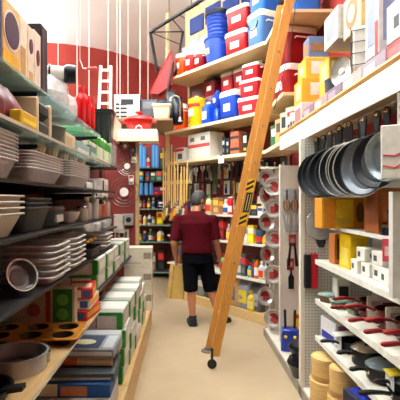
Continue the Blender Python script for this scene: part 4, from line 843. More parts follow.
# ================================================================== MAN
def sph(c, r, n=12, m=8):
    rx, ry, rz_ = r if hasattr(r, '__len__') else (r, r, r)
    R = [[(c[0] + rx*math.sin(PI*j/m)*math.cos(2*PI*i/n), c[1] + ry*math.sin(PI*j/m)*math.sin(2*PI*i/n), c[2] - rz_*math.cos(PI*j/m)) for i in range(n)] for j in range(1, m)]
    return loft(R)
def limb(a, pts, radii, n=12):
    """tapered chain, a sphere at every joint"""
    for i in range(len(pts) - 1):
        p, q = Vector(pts[i]), Vector(pts[i + 1])
        a.add(tube([tuple(p.lerp(q, k/3)) for k in range(4)], radii[i], n, True, radii[i + 1]))
    for p, r in zip(pts, radii): a.add(sph(p, r*.99, n, 8))
    return a
def fuse(name, mb, voxel, m, parent, smooth_it=4):
    me = bpy.data.meshes.new('tmp'); me.from_pydata(mb.v, [], mb.f)
    bm = bmesh.new(); bm.from_mesh(me); bmesh.ops.recalc_face_normals(bm, faces=bm.faces); bm.to_mesh(me); bm.free()
    tmp = bpy.data.objects.new('tmp', me); COL.objects.link(tmp)
    r = tmp.modifiers.new('r', 'REMESH'); r.mode = 'VOXEL'; r.voxel_size = voxel
    s_ = tmp.modifiers.new('s', 'SMOOTH'); s_.iterations = smooth_it; s_.factor = .5
    dg = bpy.context.evaluated_depsgraph_get()
    out = bpy.data.meshes.new_from_object(tmp.evaluated_get(dg))
    bpy.data.objects.remove(tmp); bpy.data.meshes.remove(me)
    for p in out.polygons: p.use_smooth = True
    out.materials.clear()
    return link(name, out, m, parent)
MX, MY = .2, 5.5
man = thing('person', 'man in maroon shirt and black shorts seen from behind, carrying a long carton', 'person', (MX, MY, 0))
SKIN = mat((178, 124, 94), .5, var=.08, scale=12)
body = MB()
sl, sr = (-.255, 0, 1.345), (.18, .01, 1.35)
el, er = (-.315, -.05, 1.06), (.225, .0, 1.07)
wl, wr_ = (-.29, .04, .865), (.275, .12, .86)
# torso (pelvis to neck), ellipse rings
def tor(cx, cy, z, rx, ry): return ring(rx, z, 20, ry, cx, cy)
TOR = [tor(-.02, 0, .88, .165, .125), tor(-.02, 0, .98, .175, .14), tor(-.025, .01, 1.08, .17, .14), tor(-.035, 0, 1.2, .18, .13), tor(-.04, -.01, 1.31, .2, .125), tor(-.04, 0, 1.39, .17, .1), tor(-.035, .01, 1.43, .09, .08)]
body.add(loft(TOR))
HC = Vector((.005, .065, 1.595))                   # head centre
limb(body, [(-.035, .01, 1.40), (-.015, .05, 1.53)], [.066, .058])
Mh = Matrix.Translation(HC) @ Matrix.Rotation(math.radians(-56), 4, 'Z') @ Matrix.Rotation(math.radians(-22), 4, 'X')
body.add(sph((0, -.005, .02), (.08, .1, .105), 18, 12), Mh)
body.add(sph((0, .028, -.055), (.058, .066, .062), 14, 8), Mh)
body.add(loft([[(-.008, .088, .02), (.008, .088, .02), (.006, .075, .02), (-.006, .075, .02)], [(-.017, .112, -.022), (.017, .112, -.022), (.014, .08, -.03), (-.014, .08, -.03)]]), Mh)      # nose
for s_ in (-1, 1): body.add(sph((s_*.08, -.005, -.01), (.012, .022, .034), 8, 6), Mh)     # ears
limb(body, [sl, el, wl], [.062, .046, .031]); limb(body, [sr, er, wr_], [.062, .046, .031])
limb(body, [(el[0]*.6 + wl[0]*.4, el[1]*.6 + wl[1]*.4, el[2]*.6 + wl[2]*.4), wl], [.044, .031])
def hand(a, w_, d, side, curl):
    """w_: wrist, d: pointing direction, side: direction from palm centre to the thumb, curl: bend direction"""
    w_, d, side, curl = Vector(w_), Vector(d).normalized(), Vector(side).normalized(), Vector(curl).normalized()
    pal = []
    for k, (u, wd, th) in enumerate(((0, .028, .02), (.03, .038, .017), (.07, .042, .015), (.092, .04, .012))):
        c = w_ + d*u
        pal.append([tuple(c + side*wd*math.cos(2*PI*i/12) + curl*th*math.sin(2*PI*i/12)) for i in range(12)])
    a.add(loft(pal))
    for k, (off, L) in enumerate(((.029, .07), (.010, .078), (-.010, .073), (-.029, .057))):
        p0 = w_ + d*.085 + side*off; p1 = p0 + d*L*.42 + curl*L*.12; p2 = p1 + d*L*.2 + curl*L*.26; p3 = p2 + curl*L*.24 - d*L*.02
        limb(a, [tuple(p) for p in (p0, p1, p2, p3)], [.0092, .0088, .008, .007], 8)
    t0 = w_ + d*.03 + side*.034; t1 = t0 + side*.022 + d*.028 + curl*.012; t2 = t1 + d*.028 + curl*.018
    limb(a, [tuple(p) for p in (t0, t1, t2)], [.013, .0105, .0085], 8)
hand(body, wl, (.02, .03, -1), (.25, 1, 0), (1, -.2, 0)); hand(body, wr_, (.12, .2, -1), (-.2, 1, 0), (-1, -.1, 0))
al, ar = (-.075, .0, .09), (.27, .05, .09)
kl, kr = (-.1, .03, .49), (.15, .06, .49)
hl, hr = (-.11, 0, .86), (.075, 0, .86)
limb(body, [hl, kl], [.095, .062]); limb(body, [hr, kr], [.095, .062])
for k_, a_ in ((kl, al), (kr, ar)):
    mid = tuple(k_[i]*.68 + a_[i]*.32 for i in range(3)); mid = (mid[0], mid[1] - .015, mid[2])
    limb(body, [k_, mid, a_], [.056, .060, .038])
def foot(a, an, ang, k=1.0):
    M = Matrix.Translation((an[0], an[1], 0)) @ Matrix.Rotation(ang, 4, 'Z')
    R = []
    for y, w_, h_ in ((-.07, .030, .05), (-.05, .038, .085), (.0, .040, .095), (.06, .043, .07), (.12, .05, .055), (.17, .046, .045), (.2, .028, .032)):
        R.append([(w_*k*math.cos(2*PI*i/14), y*(1 if k == 1 else 1.06), max(.008, .5*h_*k*(1 + math.sin(2*PI*i/14)) + .006)) for i in range(14)])
    a.add(loft(R), M)
foot(body, al, .12); foot(body, ar, -.75)
fuse('body', body, .0065, SKIN, man, 3)
SHIRT = mat((86, 16, 28), .9, spec=.08, var=.16, scale=9, bump=.12)
sh = MB()
sh.add(loft([tor(-.02, 0, .925, .2, .165), tor(-.02, 0, .99, .198, .165), tor(-.025, .01, 1.08, .193, .165), tor(-.035, 0, 1.2, .2, .155), tor(-.04, -.01, 1.31, .217, .142), tor(-.04, 0, 1.4, .19, .115), tor(-.035, .01, 1.44, .1, .088), tor(-.035, .01, 1.46, .078, .075)]))
def lerp3(p, q, k): return tuple(p[i] + (q[i] - p[i])*k for i in range(3))
limb(sh, [sl, lerp3(sl, el, .5)], [.07, .068]); sh.add(tube([lerp3(sl, el, .4), lerp3(sl, el, .92)], .068, 14, True, .068))
limb(sh, [sr, lerp3(sr, er, .5)], [.07, .068]); sh.add(tube([lerp3(sr, er, .4), lerp3(sr, er, .92)], .068, 14, True, .068))
fuse('shirt', sh, .011, SHIRT, man, 3)
so = MB(); SHORTS = mat((20, 22, 30), .9, spec=.08, var=.2, scale=10, bump=.1)
so.add(loft([tor(-.02, 0, .8, .17, .145), tor(-.02, 0, .9, .183, .15), tor(-.02, 0, .97, .18, .148)]))
for h_, k_ in ((hl, kl), (hr, kr)):
    e = lerp3(h_, k_, 1.1)
    so.add(tube([(h_[0], h_[1], .9), lerp3(h_, k_, .35), lerp3(h_, k_, .7), (e[0], e[1], .435)], .108, 16, True, .092))
fuse('shorts', so, .011, SHORTS, man, 3)
HAIR = mat((74, 70, 68), .75, var=.35, scale=60, bump=.5)
n, m = 26, 18; R = []
for j in range(1, m):
    rg = []
    for i in range(n):
        th, ph = PI*j/m, 2*PI*i/n; d = Vector((math.sin(th)*math.cos(ph), math.sin(th)*math.sin(ph), -math.cos(th)))
        front = d.y; lim = -.86 if front < -.15 else -.86 + (front + .15)*1.75
        k = .88 + .2/(1 + math.exp(-(d.z - lim)*14))
        rg.append((d.x*.08*k, -.010 + d.y*.1*k, .008 + d.z*.118*k))
    R.append(rg)
obj('hair', MB().add(loft(R), Mh), HAIR, man, smooth=80)
for s_ in (-1, 1):
    obj('eye', MB().add(sph((s_*.03, .082, .012), .011, 10, 6), Mh), P_((60, 44, 36)), man)
obj('mouth', MB().add(sph((0, .088, -.062), (.024, .006, .005), 10, 6), Mh), mat((150, 84, 76), .5), man)
for an, ang in ((al, .12), (ar, -.75)):
    a = MB(); foot(a, an, ang, 1.22); s1 = obj('shoe', a, mat((24, 25, 29), .6, var=.2), man)
    M = Matrix.Translation((an[0], an[1], 0)) @ Matrix.Rotation(ang, 4, 'Z')
    obj('sole', MB().add(loft([[(x, .068 + y, zz) for x, y, z in rr(.112, .30, .05, 0)] for zz in (.0, .022)]), M), mat((52, 52, 54), .7), s1)
    a = MB(); a.add(lathe([(.049, .095), (.047, .125)], 14), Matrix.Translation((an[0], an[1], 0))); obj('sock', a, mat((40, 40, 44), .9), s1)
# carton in his left hand
t = thing('held_carton', 'long tan cardboard carton with red carry handle in the left hand of the man', 'carton', (MX - .30, MY + .06, .335), 0, None, (0, math.radians(7), .35))
KR = mat((196, 166, 98), .7, var=.1)
obj('box_body', rboxvf(.2, .12, .42, .004), KR, t)
for s_ in (-1, 1): obj('side_strip', MB().box(s_*.085 - .008, s_*.085 + .008, -.0615, -.059, 0, .42), mat((170, 138, 76), .7), t)
obj('end_flap', MB().box(-.1, .1, -.06, .06, .42, .424), mat((206, 178, 116), .7), t)
obj('carry_handle', tube([(-.05, 0, .42), (-.045, 0, .445), (-.02, 0, .46), (.03, 0, .46), (.055, 0, .445), (.06, 0, .42)], .009, 7), P_((170, 30, 34)), t)

# ================================================================== RIGHT SIDE BAY
XB = 1.56
t = thing('cookware_shelving', 'white right hand shelving bay with cookware on four shelves', 'shelving', (0, 0, 0))
obj('back_panel', MB().box(XB - .02, XB, 1.0, 3.5, .08, 2.1), WHITEPEG, t)
dp = obj('divider_panel', MB().box(.99, XB, 3.5, 3.53, 0, 2.1), WHITEPEG, t); obj('divider_edge', MB().box(.955, .99, 3.49, 3.54, 0, 2.1), SHELFWHITE, dp)
dp = obj('divider_panel', MB().box(1.24, XB, 2.06, 2.09, 1.13, 2.1), WHITEPEG, t); obj('divider_edge', MB().box(1.0, 1.24, 2.05, 2.09, 1.13, 1.64), mat((206, 202, 194), .6), dp)
for z, x, th in ((1.13, 1.05, .035), (.82, 1.05, .035), (.53, 1.05, .035), (1.40, 1.10, .018)):
    y1 = 3.40 if z != 1.40 else 3.2
    sh_ = board(t, x, XB - .02, 1.0 if z != 1.4 else 2.1, y1, z, th, SHELFWHITE)
    obj('price_strip', MB().box(x - .006, x, 1.0 if z != 1.4 else 2.1, y1, z - th, z + .004), mat((232, 228, 218), .4), sh_)
obj('base_deck', MB().box(.97, XB, 1.0, 5.1, .0, .08), mat((214, 208, 196), .5, var=.06), t)
obj('base_edge', MB().box(.955, .97, 1.0, 5.1, .0, .082), mat((160, 150, 136), .5), t)
# white panels beyond
t = thing('display_partition', 'white display panel beyond the near bay hung with whisk packs', 'panel', (0, 0, 0))
obj('board', MB().box(1.05, XB, 4.6, 4.63, .08, 1.97), mat((226, 220, 208), .5, var=.04), t); obj('edge_trim', MB().box(1.035, 1.05, 4.59, 4.64, .08, 1.98), SHELFWHITE, t)
t = thing('display_partition', 'narrow white display panel behind the hanging foil pie pans', 'panel', (0, 0, 0))
obj('board', MB().box(1.02, 1.3, 5.0, 5.03, .08, 1.96), mat((220, 212, 198), .5, var=.04), t); obj('edge_trim', MB().box(1.005, 1.02, 4.99, 5.04, .08, 1.97), SHELFWHITE, t)
# foil pie pans hanging in a strip
REDL = C_((140, 30, 36)); PIE = mat((222, 220, 214), .25, .55, var=.15, scale=40)
for i, (px, py) in enumerate(((269, 178), (276, 186), (269, 195), (277, 208), (269, 222), (277, 238), (270, 254), (276, 274), (268, 296), (276, 318))):
    y = 4.9 - .02*(i % 2); p = at(px - 2.5, py, y)
    t = thing('pie_pan', 'shiny round foil pie pan with red label in the hanging strip, ' + ('top' if i == 0 else 'bottom' if i == 9 else ORD[i] + ' from the top'), 'pan', tuple(p), 0, 'hanging foil pie pans', (R90 - .12, .5*(i % 4), .35*(-1 if i % 2 else 1)))
    t.scale = (1.2, 1.2, 1.2)
    obj('pan_shell', lathe([(.06, -.02), (.078, .005), (.09, .008), (.09, .011), (.077, .009), (.058, -.016)], 24), PIE, t)
    obj('red_label', MB().add(loft([[(.046*math.cos(a), .046*math.sin(a), z) for a in [math.pi*k/6 for k in range(7)]] for z in (-.015, -.010)])), REDL, t)
    obj('red_label', MB().box(-.02, .05, -.04, .0, -.0155, -.0105), C_((176, 70, 66)), t)
    obj('clip', tube([(0, .09, .01), (0, .105, .0), (0, .105, -.08)], .003, 5), STEEL, t)
t = thing('clip_strip', 'thin steel hanging strips behind the foil pie pans', 'strip', (0, 0, 0))
for px in (266.5, 274):
    x = at(px, 200, 4.96).x; obj('strip', MB().box(x - .01, x + .01, 4.965, 4.97, .12, 1.97), STEEL, t)
obj('top_bar', MB().box(.9, 1.2, 4.962, 4.998, 1.96, 1.985), SHELFWHITE, t)
# whisk and tong packs on the white panel
for i, (px, py, kd) in enumerate(((287, 203, 'w'), (295, 203, 'w'), (288, 224, 's'), (296, 224, 's'), (293, 250, 'r'), (291, 274, 'r'))):
    p = at(px, py, 4.56)
    nm = ['gold wire whisk on clear card, upper left on the white panel', 'gold wire whisk on clear card, upper right on the white panel', 'grey spoon set, left below the gold whisks', 'grey spoon set, right below the gold whisks', 'black tongs with red header card on the white panel', 'black spatula with red header card, lowest on the white panel'][i]
    t = thing('utensil_pack', nm, 'utensil', (p.x, 4.585, p.z), 0, 'utensil packs on the white panel'); t.scale = (1.25, 1.0, 1.25)
    if kd == 'w':
        obj('backing_card', MB().box(-.035, .035, .0, .004, -.10, .12), C_((200, 204, 206)), t)
        for q in range(4): obj('wire_loop', MB().add(loft([[(.032*math.cos(u)*(1 - .0)*math.cos(q*PI/4) + d1*.003, .014*math.cos(u)*math.sin(q*PI/4) - .018, .05*math.sin(u) - .02 + d2*.003) for d1, d2 in ((1, 0), (0, 1), (-1, 0), (0, -1))] for u in [2*PI*k/16 for k in range(17)]], False, False)), mat((190, 140, 50), .3, .6), t)
        obj('handle', tube([(0, -.018, .03), (0, -.018, .11)], .009, 8), STEEL, t)
    elif kd == 's':
        for q in (-1, 0, 1): obj('spoon', MB().add(loft([rr(.014, .006, .003, .08), rr(.012, .006, .003, -.0), rr(.026, .012, .005, -.03), rr(.024, .01, .005, -.07)]), Matrix.Translation((q*.02, -.008, 0)) @ Matrix.Rotation(q*.2, 4, 'Y')), P_((166, 166, 164)), t)
        obj('backing_card', MB().box(-.03, .03, .0, .004, .0, .09), WHITECARD, t)
    else:
        obj('header_card', MB().box(-.03, .03, -.004, .0, .03, .13), C_((150, 50, 54)), t); obj('card_print', MB().box(-.02, .02, -.0052, -.003, .06, .1), C_((206, 150, 150)), t)
        if i == 4:
            for s_ in (-1, 1): obj('tong_arm', MB().add(loft([rr(.016, .01, .004, .06), rr(.02, .012, .004, -.05), rr(.028, .014, .005, -.14)]), Matrix.Translation((s_*.022, -.01, 0)) @ Matrix.Rotation(-s_*.1, 4, 'Y')), BLACK, t)
        else: obj('blade', MB().add(loft([rr(.016, .01, .004, .04), rr(.016, .01, .004, -.0), rr(.05, .008, .003, -.03), rr(.045, .006, .003, -.13)]), Matrix.Translation((.005, -.008, 0))), BLACK, t)
    obj('peg_hook', tube([(0, .03, .11), (0, -.03, .11), (0, -.034, .122)], .003, 5), STEEL, t)
# cleaning brushes and dark bags on the white base deck
t = thing('brush_set', 'blue boxed brush set with two yellow knobs on the white deck', 'brush set', (1.085, 4.36, .082), -.2)
obj('box_body', rboxvf(.16, .14, .22, .01), P_((30, 60, 150)), t); 
for s_ in (-.045, .045):
    obj('yellow_knob', MB().add(sph((s_, -.072, .15), .016, 10, 6)), YELLOW, t)
    obj('brush_handle', tube([(s_, 0, .21), (s_*1.1, .02, .4)], .013, 8), P_((24, 34, 60)), t)
obj('pale_side', MB().box(-.092, -.08, -.06, .06, .0, .18), P_((120, 130, 180)), t)
t = thing('dust_brush', 'black dust brush on a yellow and red header card', 'brush', (1.19, 4.45, .082), -.15)
obj('yellow_card', MB().add(rboxvf(.12, .006, .17, .002, 0, -.03, .19)), C_((240, 206, 20)), t); obj('red_print', MB().box(-.05, .05, -.035, -.031, .30, .34), C_((206, 60, 40)), t)
obj('brush_body', loft([rr(.14, .07, .02, 0), rr(.13, .06, .02, .12), rr(.05, .04, .015, .18), rr(.04, .03, .012, .34)]), P_((24, 24, 30)), t)
for i, (x, y, z, s3, rz) in enumerate(((1.06, 3.72, .082, (.32, .32, .15), .2), (1.06, 3.73, .234, (.29, .29, .12), -.2))):
    t = thing('wrapped_pan', 'dark wrapped pan with glossy film on the white deck, ' + ['lower', 'upper'][i] + ' of two', 'pan', (x, y, z), rz, 'dark wrapped pans')
    obj('pan_body', lathe([(s3[0]*.36, 0), (s3[0]*.48, s3[2]*.7), (s3[0]*.5, s3[2]*.75), (s3[0]*.44, s3[2])], 24), mat((24, 28, 40), .18, var=.2, bump=.3, scale=14), t)
    obj('header_label', MB().box(-.06, .02, -s3[0]*.49, -s3[0]*.40, s3[2]*.3, s3[2]*.72), C_((120, 90, 100)), t)
    obj('side_handle', tube([(s3[0]*.4, -.05, s3[2]*.6), (s3[0]*.62, -.04, s3[2]*.6), (s3[0]*.62, .04, s3[2]*.6), (s3[0]*.4, .05, s3[2]*.6)], .011, 6), BLACK, t)
sack('black rubbish bag slumped behind the dark wrapped pans', (.24, .22, .3), (1.37, 4.0, .082), mat((26, 28, 36), .3, var=.3, bump=.5), .4, None, 'black_bag', 'bag')
# bamboo steamers
def steamer(label, r, h_, loc, lid=True, lab=False, grp='bamboo steamers'):
    t = thing('bamboo_steamer', label, 'steamer', loc, .4, grp)
    obj('hoop', lathe([(r, 0), (r, h_*.72), (r*.92, h_*.72), (r*.92, .01)], 30, False, True), BAMBOO, t)
    obj('hoop_band', lathe([(r*1.015, h_*.02), (r*1.015, h_*.2)], 30, False, False), mat((190, 150, 96), .5, var=.2), t)
    obj('lid_hoop', lathe([(r*1.03, h_*.66), (r*1.03, h_*.97), (r*.98, h_), (r*.9, h_*.96)], 30, True, True), BAMBOO, t)
    for q in range(9):
        x = -r*.8 + r*1.6*q/8; L = math.sqrt(max(r*r*.85 - x*x, .0004))
        obj('lid_slat', MB().box(x - r*.08, x + r*.08, -L, L, h_*.955 + .003*(q % 2), h_*.975 + .003*(q % 2)), mat((222, 190, 132), .55, var=.2, stretch=(1, 10, 1)), t)
    if lab: obj('brown_label', arcpatch(r*1.035, -PI/2 - .6, -PI/2 + .1, h_*.15, h_*.8, .003), C_((96, 66, 40)), t)
    return t
steamer('large bamboo steamer at the bottom of the left stack', .125, .185, (1.08, 3.22, .082))
steamer('bamboo steamer with brown label on top of the left stack', .112, .165, (1.08, 3.22, .269), lab=True)
steamer('small bamboo steamer at the bottom of the right stack', .10, .19, (1.09, 2.93, .082))
steamer('small bamboo steamer on top of the right stack', .088, .19, (1.09, 2.93, .274))
t = carton('navy carton with bright blue panel at the near end of the deck', 'carton', (.3, .5, .36), (1.16, 2.42, .082), C_((24, 30, 60)), .1, [('t', .1, .75, .3, .98, C_((20, 40, 150))), ('f', .1, .9, .2, .8, C_((30, 50, 140))), ('b', .1, .9, .2, .8, C_((30, 50, 140)))], 'carton')
# ---- shelf .53 : boxes, black pots
gp = 'black pots and pans on the low shelf'
carton('white box with purple and blue print at the far end of low shelf', 'box', (.2, .26, .17), (1.19, 3.25, .532), C_((222, 220, 224)), .1, [('f', .05, .5, .1, .5, C_((60, 60, 160))), ('f', .1, .9, .6, .9, C_((190, 120, 170))), ('l', .1, .9, .1, .4, C_((50, 60, 150)))], 'carton')
carton('green and pink box behind the purple print box', 'box', (.14, .2, .2), (1.42, 3.25, .532), C_((120, 170, 130)), 0, [('f', .1, .9, .5, .9, C_((222, 130, 150)))], 'carton')
def pot(label, r, h_, loc, m, lid=None, ang=PI, hl=.17, hm=None, grp=gp, tagc=None, name='saucepan', arch=0.0):
    hm = hm or BLACK
    t = thing(name, label, 'pan', loc, ang, grp)
    obj('pan_bowl', lathe([(r*.82, 0), (r*.95, .012), (r, h_*.95), (r*1.03, h_*.96), (r*1.03, h_), (r*.97, h_), (r*.9, .015)], 28), m, t)
    obj('handle', loft([[(x, y*w1, z + y2*t1) for y, y2 in ((-1, -.6), (1, -.6), (1, .6), (-1, .6))] for x, z, w1, t1 in ((r*.96, h_*.7, .013, .012), (r + hl*.25, h_*.85 + arch, .011, .012), (r + hl*.6, h_*.9 + arch*1.4, .014, .014), (r + hl, h_*.85 + arch, .016, .014), (r + hl + .012, h_*.83 + arch, .008, .008))]), hm, t, smooth=60)
    obj('rivet_plate', MB().box(r*.93, r*1.06, -.02, .02, h_*.55, h_*.8), STEEL, t)
    if lid:
        l = obj('glass_lid', lathe([(r*1.02, h_ + .001), (r*1.02, h_ + .008), (r*.7, h_ + .03), (.01, h_ + .04)], 28), lid, t); obj('lid_knob', lathe([(.012, h_ + .036), (.01, h_ + .05), (.022, h_ + .06), (.02, h_ + .07)], 12), hm, l)
    if tagc: obj('hang_tag', MB().add(boxvf(-.07, .07, -.05, .05, h_ + .032, h_ + .036), Matrix.Translation((r*.5, 0, .012)) @ Matrix.Rotation(.12, 4, 'Y')), tagc, t); 
    if tagc: obj('sleeve_card', MB().box(r*1.035, r*1.045, -.06, .06, .01, h_ + .04), C_((196, 198, 196)), t)
    return t
GLID = mat((150, 160, 166), .08, .2, alpha=.8)
pot('black saucepan with white sleeve at the far end of low shelf', .085, .08, (1.19, 3.03, .532), NONSTICK, None, PI*.97, .12, tagc=WHITECARD)
pot('small black saucepan behind the white sleeved one, low shelf', .08, .12, (1.42, 3.0, .532), NONSTICK, STEEL, PI*.9, .1)
pot('black steel rimmed saucepan, second on low shelf', .10, .10, (1.20, 2.80, .532), NONSTICK, STEEL, PI*1.05, .10)
pot('tall black stock pot at the back of low shelf', .095, .15, (1.43, 2.74, .532), NONSTICK, GLID, PI*1.1, .08)
pot('black stock pot with glass lid, third on low shelf', .11, .085, (1.20, 2.55, .532), NONSTICK, GLID, PI*1.03, .10)
pot('black saute pan with chrome lid behind glass lidded pot', .09, .13, (1.43, 2.52, .532), NONSTICK, STEEL, PI*1.2, .06)
pot('black frying pan with yellow tag, lower of the tagged pair', .12, .055, (1.22, 2.28, .532), NONSTICK, None, PI*1.0, .16)
pot('glass lidded frying pan with yellow tag, upper of the tagged pair', .115, .05, (1.22, 2.28, .592), NONSTICK, GLID, PI*.97, .07, tagc=C_((222, 200, 70)))
pot('near black frying pan with chrome lid, lower at the right edge', .13, .06, (1.22, 1.99, .532), NONSTICK, None, PI*.97, .16, tagc=None)
pot('near black frying pan with chrome lid and yellow tag at right edge', .125, .05, (1.22, 1.99, .597), NONSTICK, STEEL, PI*.95, .07, tagc=C_((226, 206, 90)))
pot('dark steel rimmed pan behind the yellow tagged pair', .085, .12, (1.45, 2.27, .532), mat((60, 64, 70), .3, .5), STEEL, PI*1.3, .05)
pot('dark steel rimmed pan behind the right edge pair', .085, .12, (1.45, 2.0, .532), mat((60, 64, 70), .3, .5), STEEL, PI*1.3, .05)
# ---- shelf .82 : red handled pans and white sleeves
RH = P_((140, 22, 28), .3)
for i, (y, z) in enumerate(((2.86, .822), (2.84, .89), (2.60, .822), (2.61, .89), (2.35, .822), (2.36, .89), (2.12, .822), (2.12, .89))):
    nm = ['first', 'second', 'third', 'fourth'][i//2] + ' pile from the far end, ' + ['lower', 'upper'][i % 2]
    pot('frying pan with dark red curved handle, ' + nm, .105, .05, (1.275, y, z), P_((96, 18, 24), .3), None, PI*(1.0 + .03*(i % 3 - 1)), .17, RH, 'red handled frying pans', None, 'frying_pan', .014)
for i, (y, h_) in enumerate(((2.735, .17), (2.485, .16), (2.24, .18), (1.93, .19))):
    carton('white sleeve box with dark red pan picture between red handled pans, ' + ['farthest', 'second', 'third', 'nearest'][i], 'box', (.24, .016 if i < 3 else .14, h_), (1.29, y, .822), WHITECARD, 0, [('l', .1, .9, .2, .45, C_((150, 60, 60))), ('f', .4, .9, .5, .75, C_((140, 40, 40))), ('f', .1, .35, .6, .8, C_((190, 170, 170)))], 'sleeve_box', 'white sleeve boxes')
t = thing('hanging_pack', 'tall red and black pack hanging on the divider panel', 'package', (1.035, 3.497, 1.16), -.0)
obj('black_half', rboxvf(.05, .045, .27, .004, -.03, -.024, -.27), C_((28, 24, 28)), t); obj('red_half', rboxvf(.05, .05, .28, .004, .022, -.027, -.27), C_((196, 24, 46)), t); obj('peg_hook', tube([(0, .01, -.0), (0, -.06, 0), (0, -.065, .012)], .003, 5), STEEL, t)
carton('small white box with dark figure near the divider, middle shelf', 'box', (.1, .1, .19), (1.20, 3.26, .822), WHITECARD, 0, [('f', .15, .85, .3, .7, C_((60, 50, 50)))], 'carton')
for i, (x, y, c) in enumerate(((1.14, 3.1, (90, 130, 90)), (1.2, 3.0, (130, 150, 120)), (1.12, 3.3, (150, 120, 90)))):
    t = thing('lidded_dish', ['green tinted glass dish, near', 'pale green glass dish, middle', 'brownish glass dish, far'][i] + ' on the middle shelf', 'dish', (x, y - .06*i if i == 1 else y, .822 ), .3*i, 'glass dishes on the middle shelf')
    obj('dish', loft([rr(.12, .09, .02, 0), rr(.15, .11, .025, .05), rr(.14, .1, .025, .05), rr(.11, .08, .02, .008)]), mat(c, .1, alpha=.8), t); obj('dish_lid', loft([rr(.155, .115, .025, .051), rr(.15, .11, .025, .062), rr(.1, .07, .02, .07)]), mat((180, 196, 186), .1, alpha=.7), t)
carton('dark green carton behind the red handled pans', 'carton', (.1, .3, .1), (1.49, 2.8, .822), C_((40, 60, 50)), 0, [('l', .1, .9, .4, .8, C_((90, 110, 90)))], 'carton') 
# ---- shelf 1.13
carton('narrow brown and orange box with black tool on the third shelf', 'box', (.08, .1, .22), (1.14, 3.18, 1.132), C_((176, 110, 50)), .1, [('f', .2, .75, .15, .85, C_((50, 40, 36)))], 'carton')
carton('bright yellow box on the third shelf', 'box', (.12, .16, .235), (1.17, 2.96, 1.132), C_((240, 206, 20)), .1, [('f', .1, .8, .65, .9, C_((226, 186, 20))), ('l', .2, .8, .1, .6, C_((250, 230, 120)))], 'carton')
t = thing('dark_mitt', 'black oven mitt hanging on the divider panel', 'mitt', (1.12, 3.49, 1.385)); obj('mitt_body', loft([rr(.085, .02, .008, 0), rr(.09, .03, .01, -.08), rr(.07, .03, .01, -.14), rr(.04, .02, .008, -.17)]), mat((34, 36, 44), .8), t, smooth=60); obj('hang_loop', tube([(0, -.012, 0), (0, -.01, .02), (0, .012, .02)], .003, 5), BLACK, t); obj('thumb', MB().add(sph((.05, -.0, -.07), (.018, .012, .035), 10, 6)), mat((34, 36, 44), .8), t)
for i in range(6):
    y = 2.78 - .14*(i % 4); z = 1.132 + (.085 if i >= 4 else 0); yy = 2.71 - .2*(i - 4) if i >= 4 else y
    t = carton('white mug box with grey oval, ' + (ORD[i] + ' from the far end of the front row' if i < 4 else ['far', 'near'][i - 4] + ' one stacked on others'), 'box', (.11, .12, .083), (1.16 + .012*(i % 3), yy, z), WHITECARD, .08*(i % 3 - 1), [('l', .2, .5, .3, .7, C_((80, 80, 84)))], 'mug_box', 'small white mug boxes')
    disc_print(t, 'f', (.0, -.061, .04), .022, C_((120, 120, 124)))
for i in range(4):
    t = thing('creamer_jar', 'clear glass jar with white lid behind the mug boxes, ' + ORD[i] + ' from the far end', 'jar', (1.34, 2.8 - .15*i, 1.132), 0, 'glass jars on the third shelf')
    obj('jar_body', lathe([(.05, 0), (.055, .01), (.055, .12), (.045, .14)], 18), mat((206, 206, 202), .1, alpha=.6), t); obj('lid', lathe([(.048, .14), (.048, .165)], 18), WHITE, t)
carton('tall white box with grey print at the near end of third shelf', 'box', (.1, .1, .2), (1.16, 2.2, 1.132), C_((214, 212, 208)), 0, [('f', .2, .8, .5, .8, C_((170, 170, 170)))], 'carton')
t = thing('scissor_pack', 'clear blister pack with dark handled tool at the right edge, third shelf', 'package', (1.10, 1.93, 1.132), .1)
obj('blister', loft([rr(.16, .1, .03, 0), rr(.16, .09, .03, .08), rr(.13, .05, .02, .14)]), CLEAR2, t); obj('dark_handle', tube([(-.02, -.03, .02), (.02, -.035, .06), (.05, -.03, .10)], .014, 8), P_((40, 50, 60)), t); obj('card_insert', MB().box(-.06, .06, .01, .014, .005, .13), WHITECARD, t)
t = thing('pink_card', 'small pink and red price card hung at the fourth shelf edge', 'card', (1.085, 2.27, 1.325), -.2); obj('card', MB().box(-.03, .03, -.003, 0, -.05, .07), C_((222, 90, 110)), t); obj('card_print', MB().box(-.02, .02, -.0042, -.0025, -.02, .03), C_((240, 200, 200)), t)
# ---- shelf 1.40
t = carton('large orange box with yellow panel on the fourth shelf', 'box', (.34, .12, .212), (1.12, 3.05, 1.402), C_((214, 142, 30)), .12, [('f', .3, .68, .05, .95, C_((236, 196, 40))), ('f', .3, .6, .12, .35, C_((222, 214, 180))), ('f', .0, .04, .0, 1, C_((226, 180, 60)))], 'carton')
disc_print(t, 'f', (.11, -.062, .11), .03, C_((120, 90, 50)), .07)
t = carton('deep orange brown box with dark knob pictures on the fourth shelf', 'box', (.19, .2, .27), (1.24, 2.62, 1.402), C_((164, 92, 26)), .0, [('f', .1, .3, .2, .9, C_((180, 106, 34))), ('f', .1, .6, .08, .25, C_((196, 180, 140))), ('l', .1, .9, .2, .8, C_((150, 84, 26)))], 'carton')
for q in range(2): disc_print(t, 'f', (-.03 + .07*q, -.102, .13), .016, BLACK)
carton('second orange brown box at the right on the fourth shelf', 'box', (.18, .2, .27), (1.43, 2.62, 1.402), C_((156, 86, 24)), 0, [('f', .2, .8, .3, .7, C_((120, 60, 20)))], 'carton')
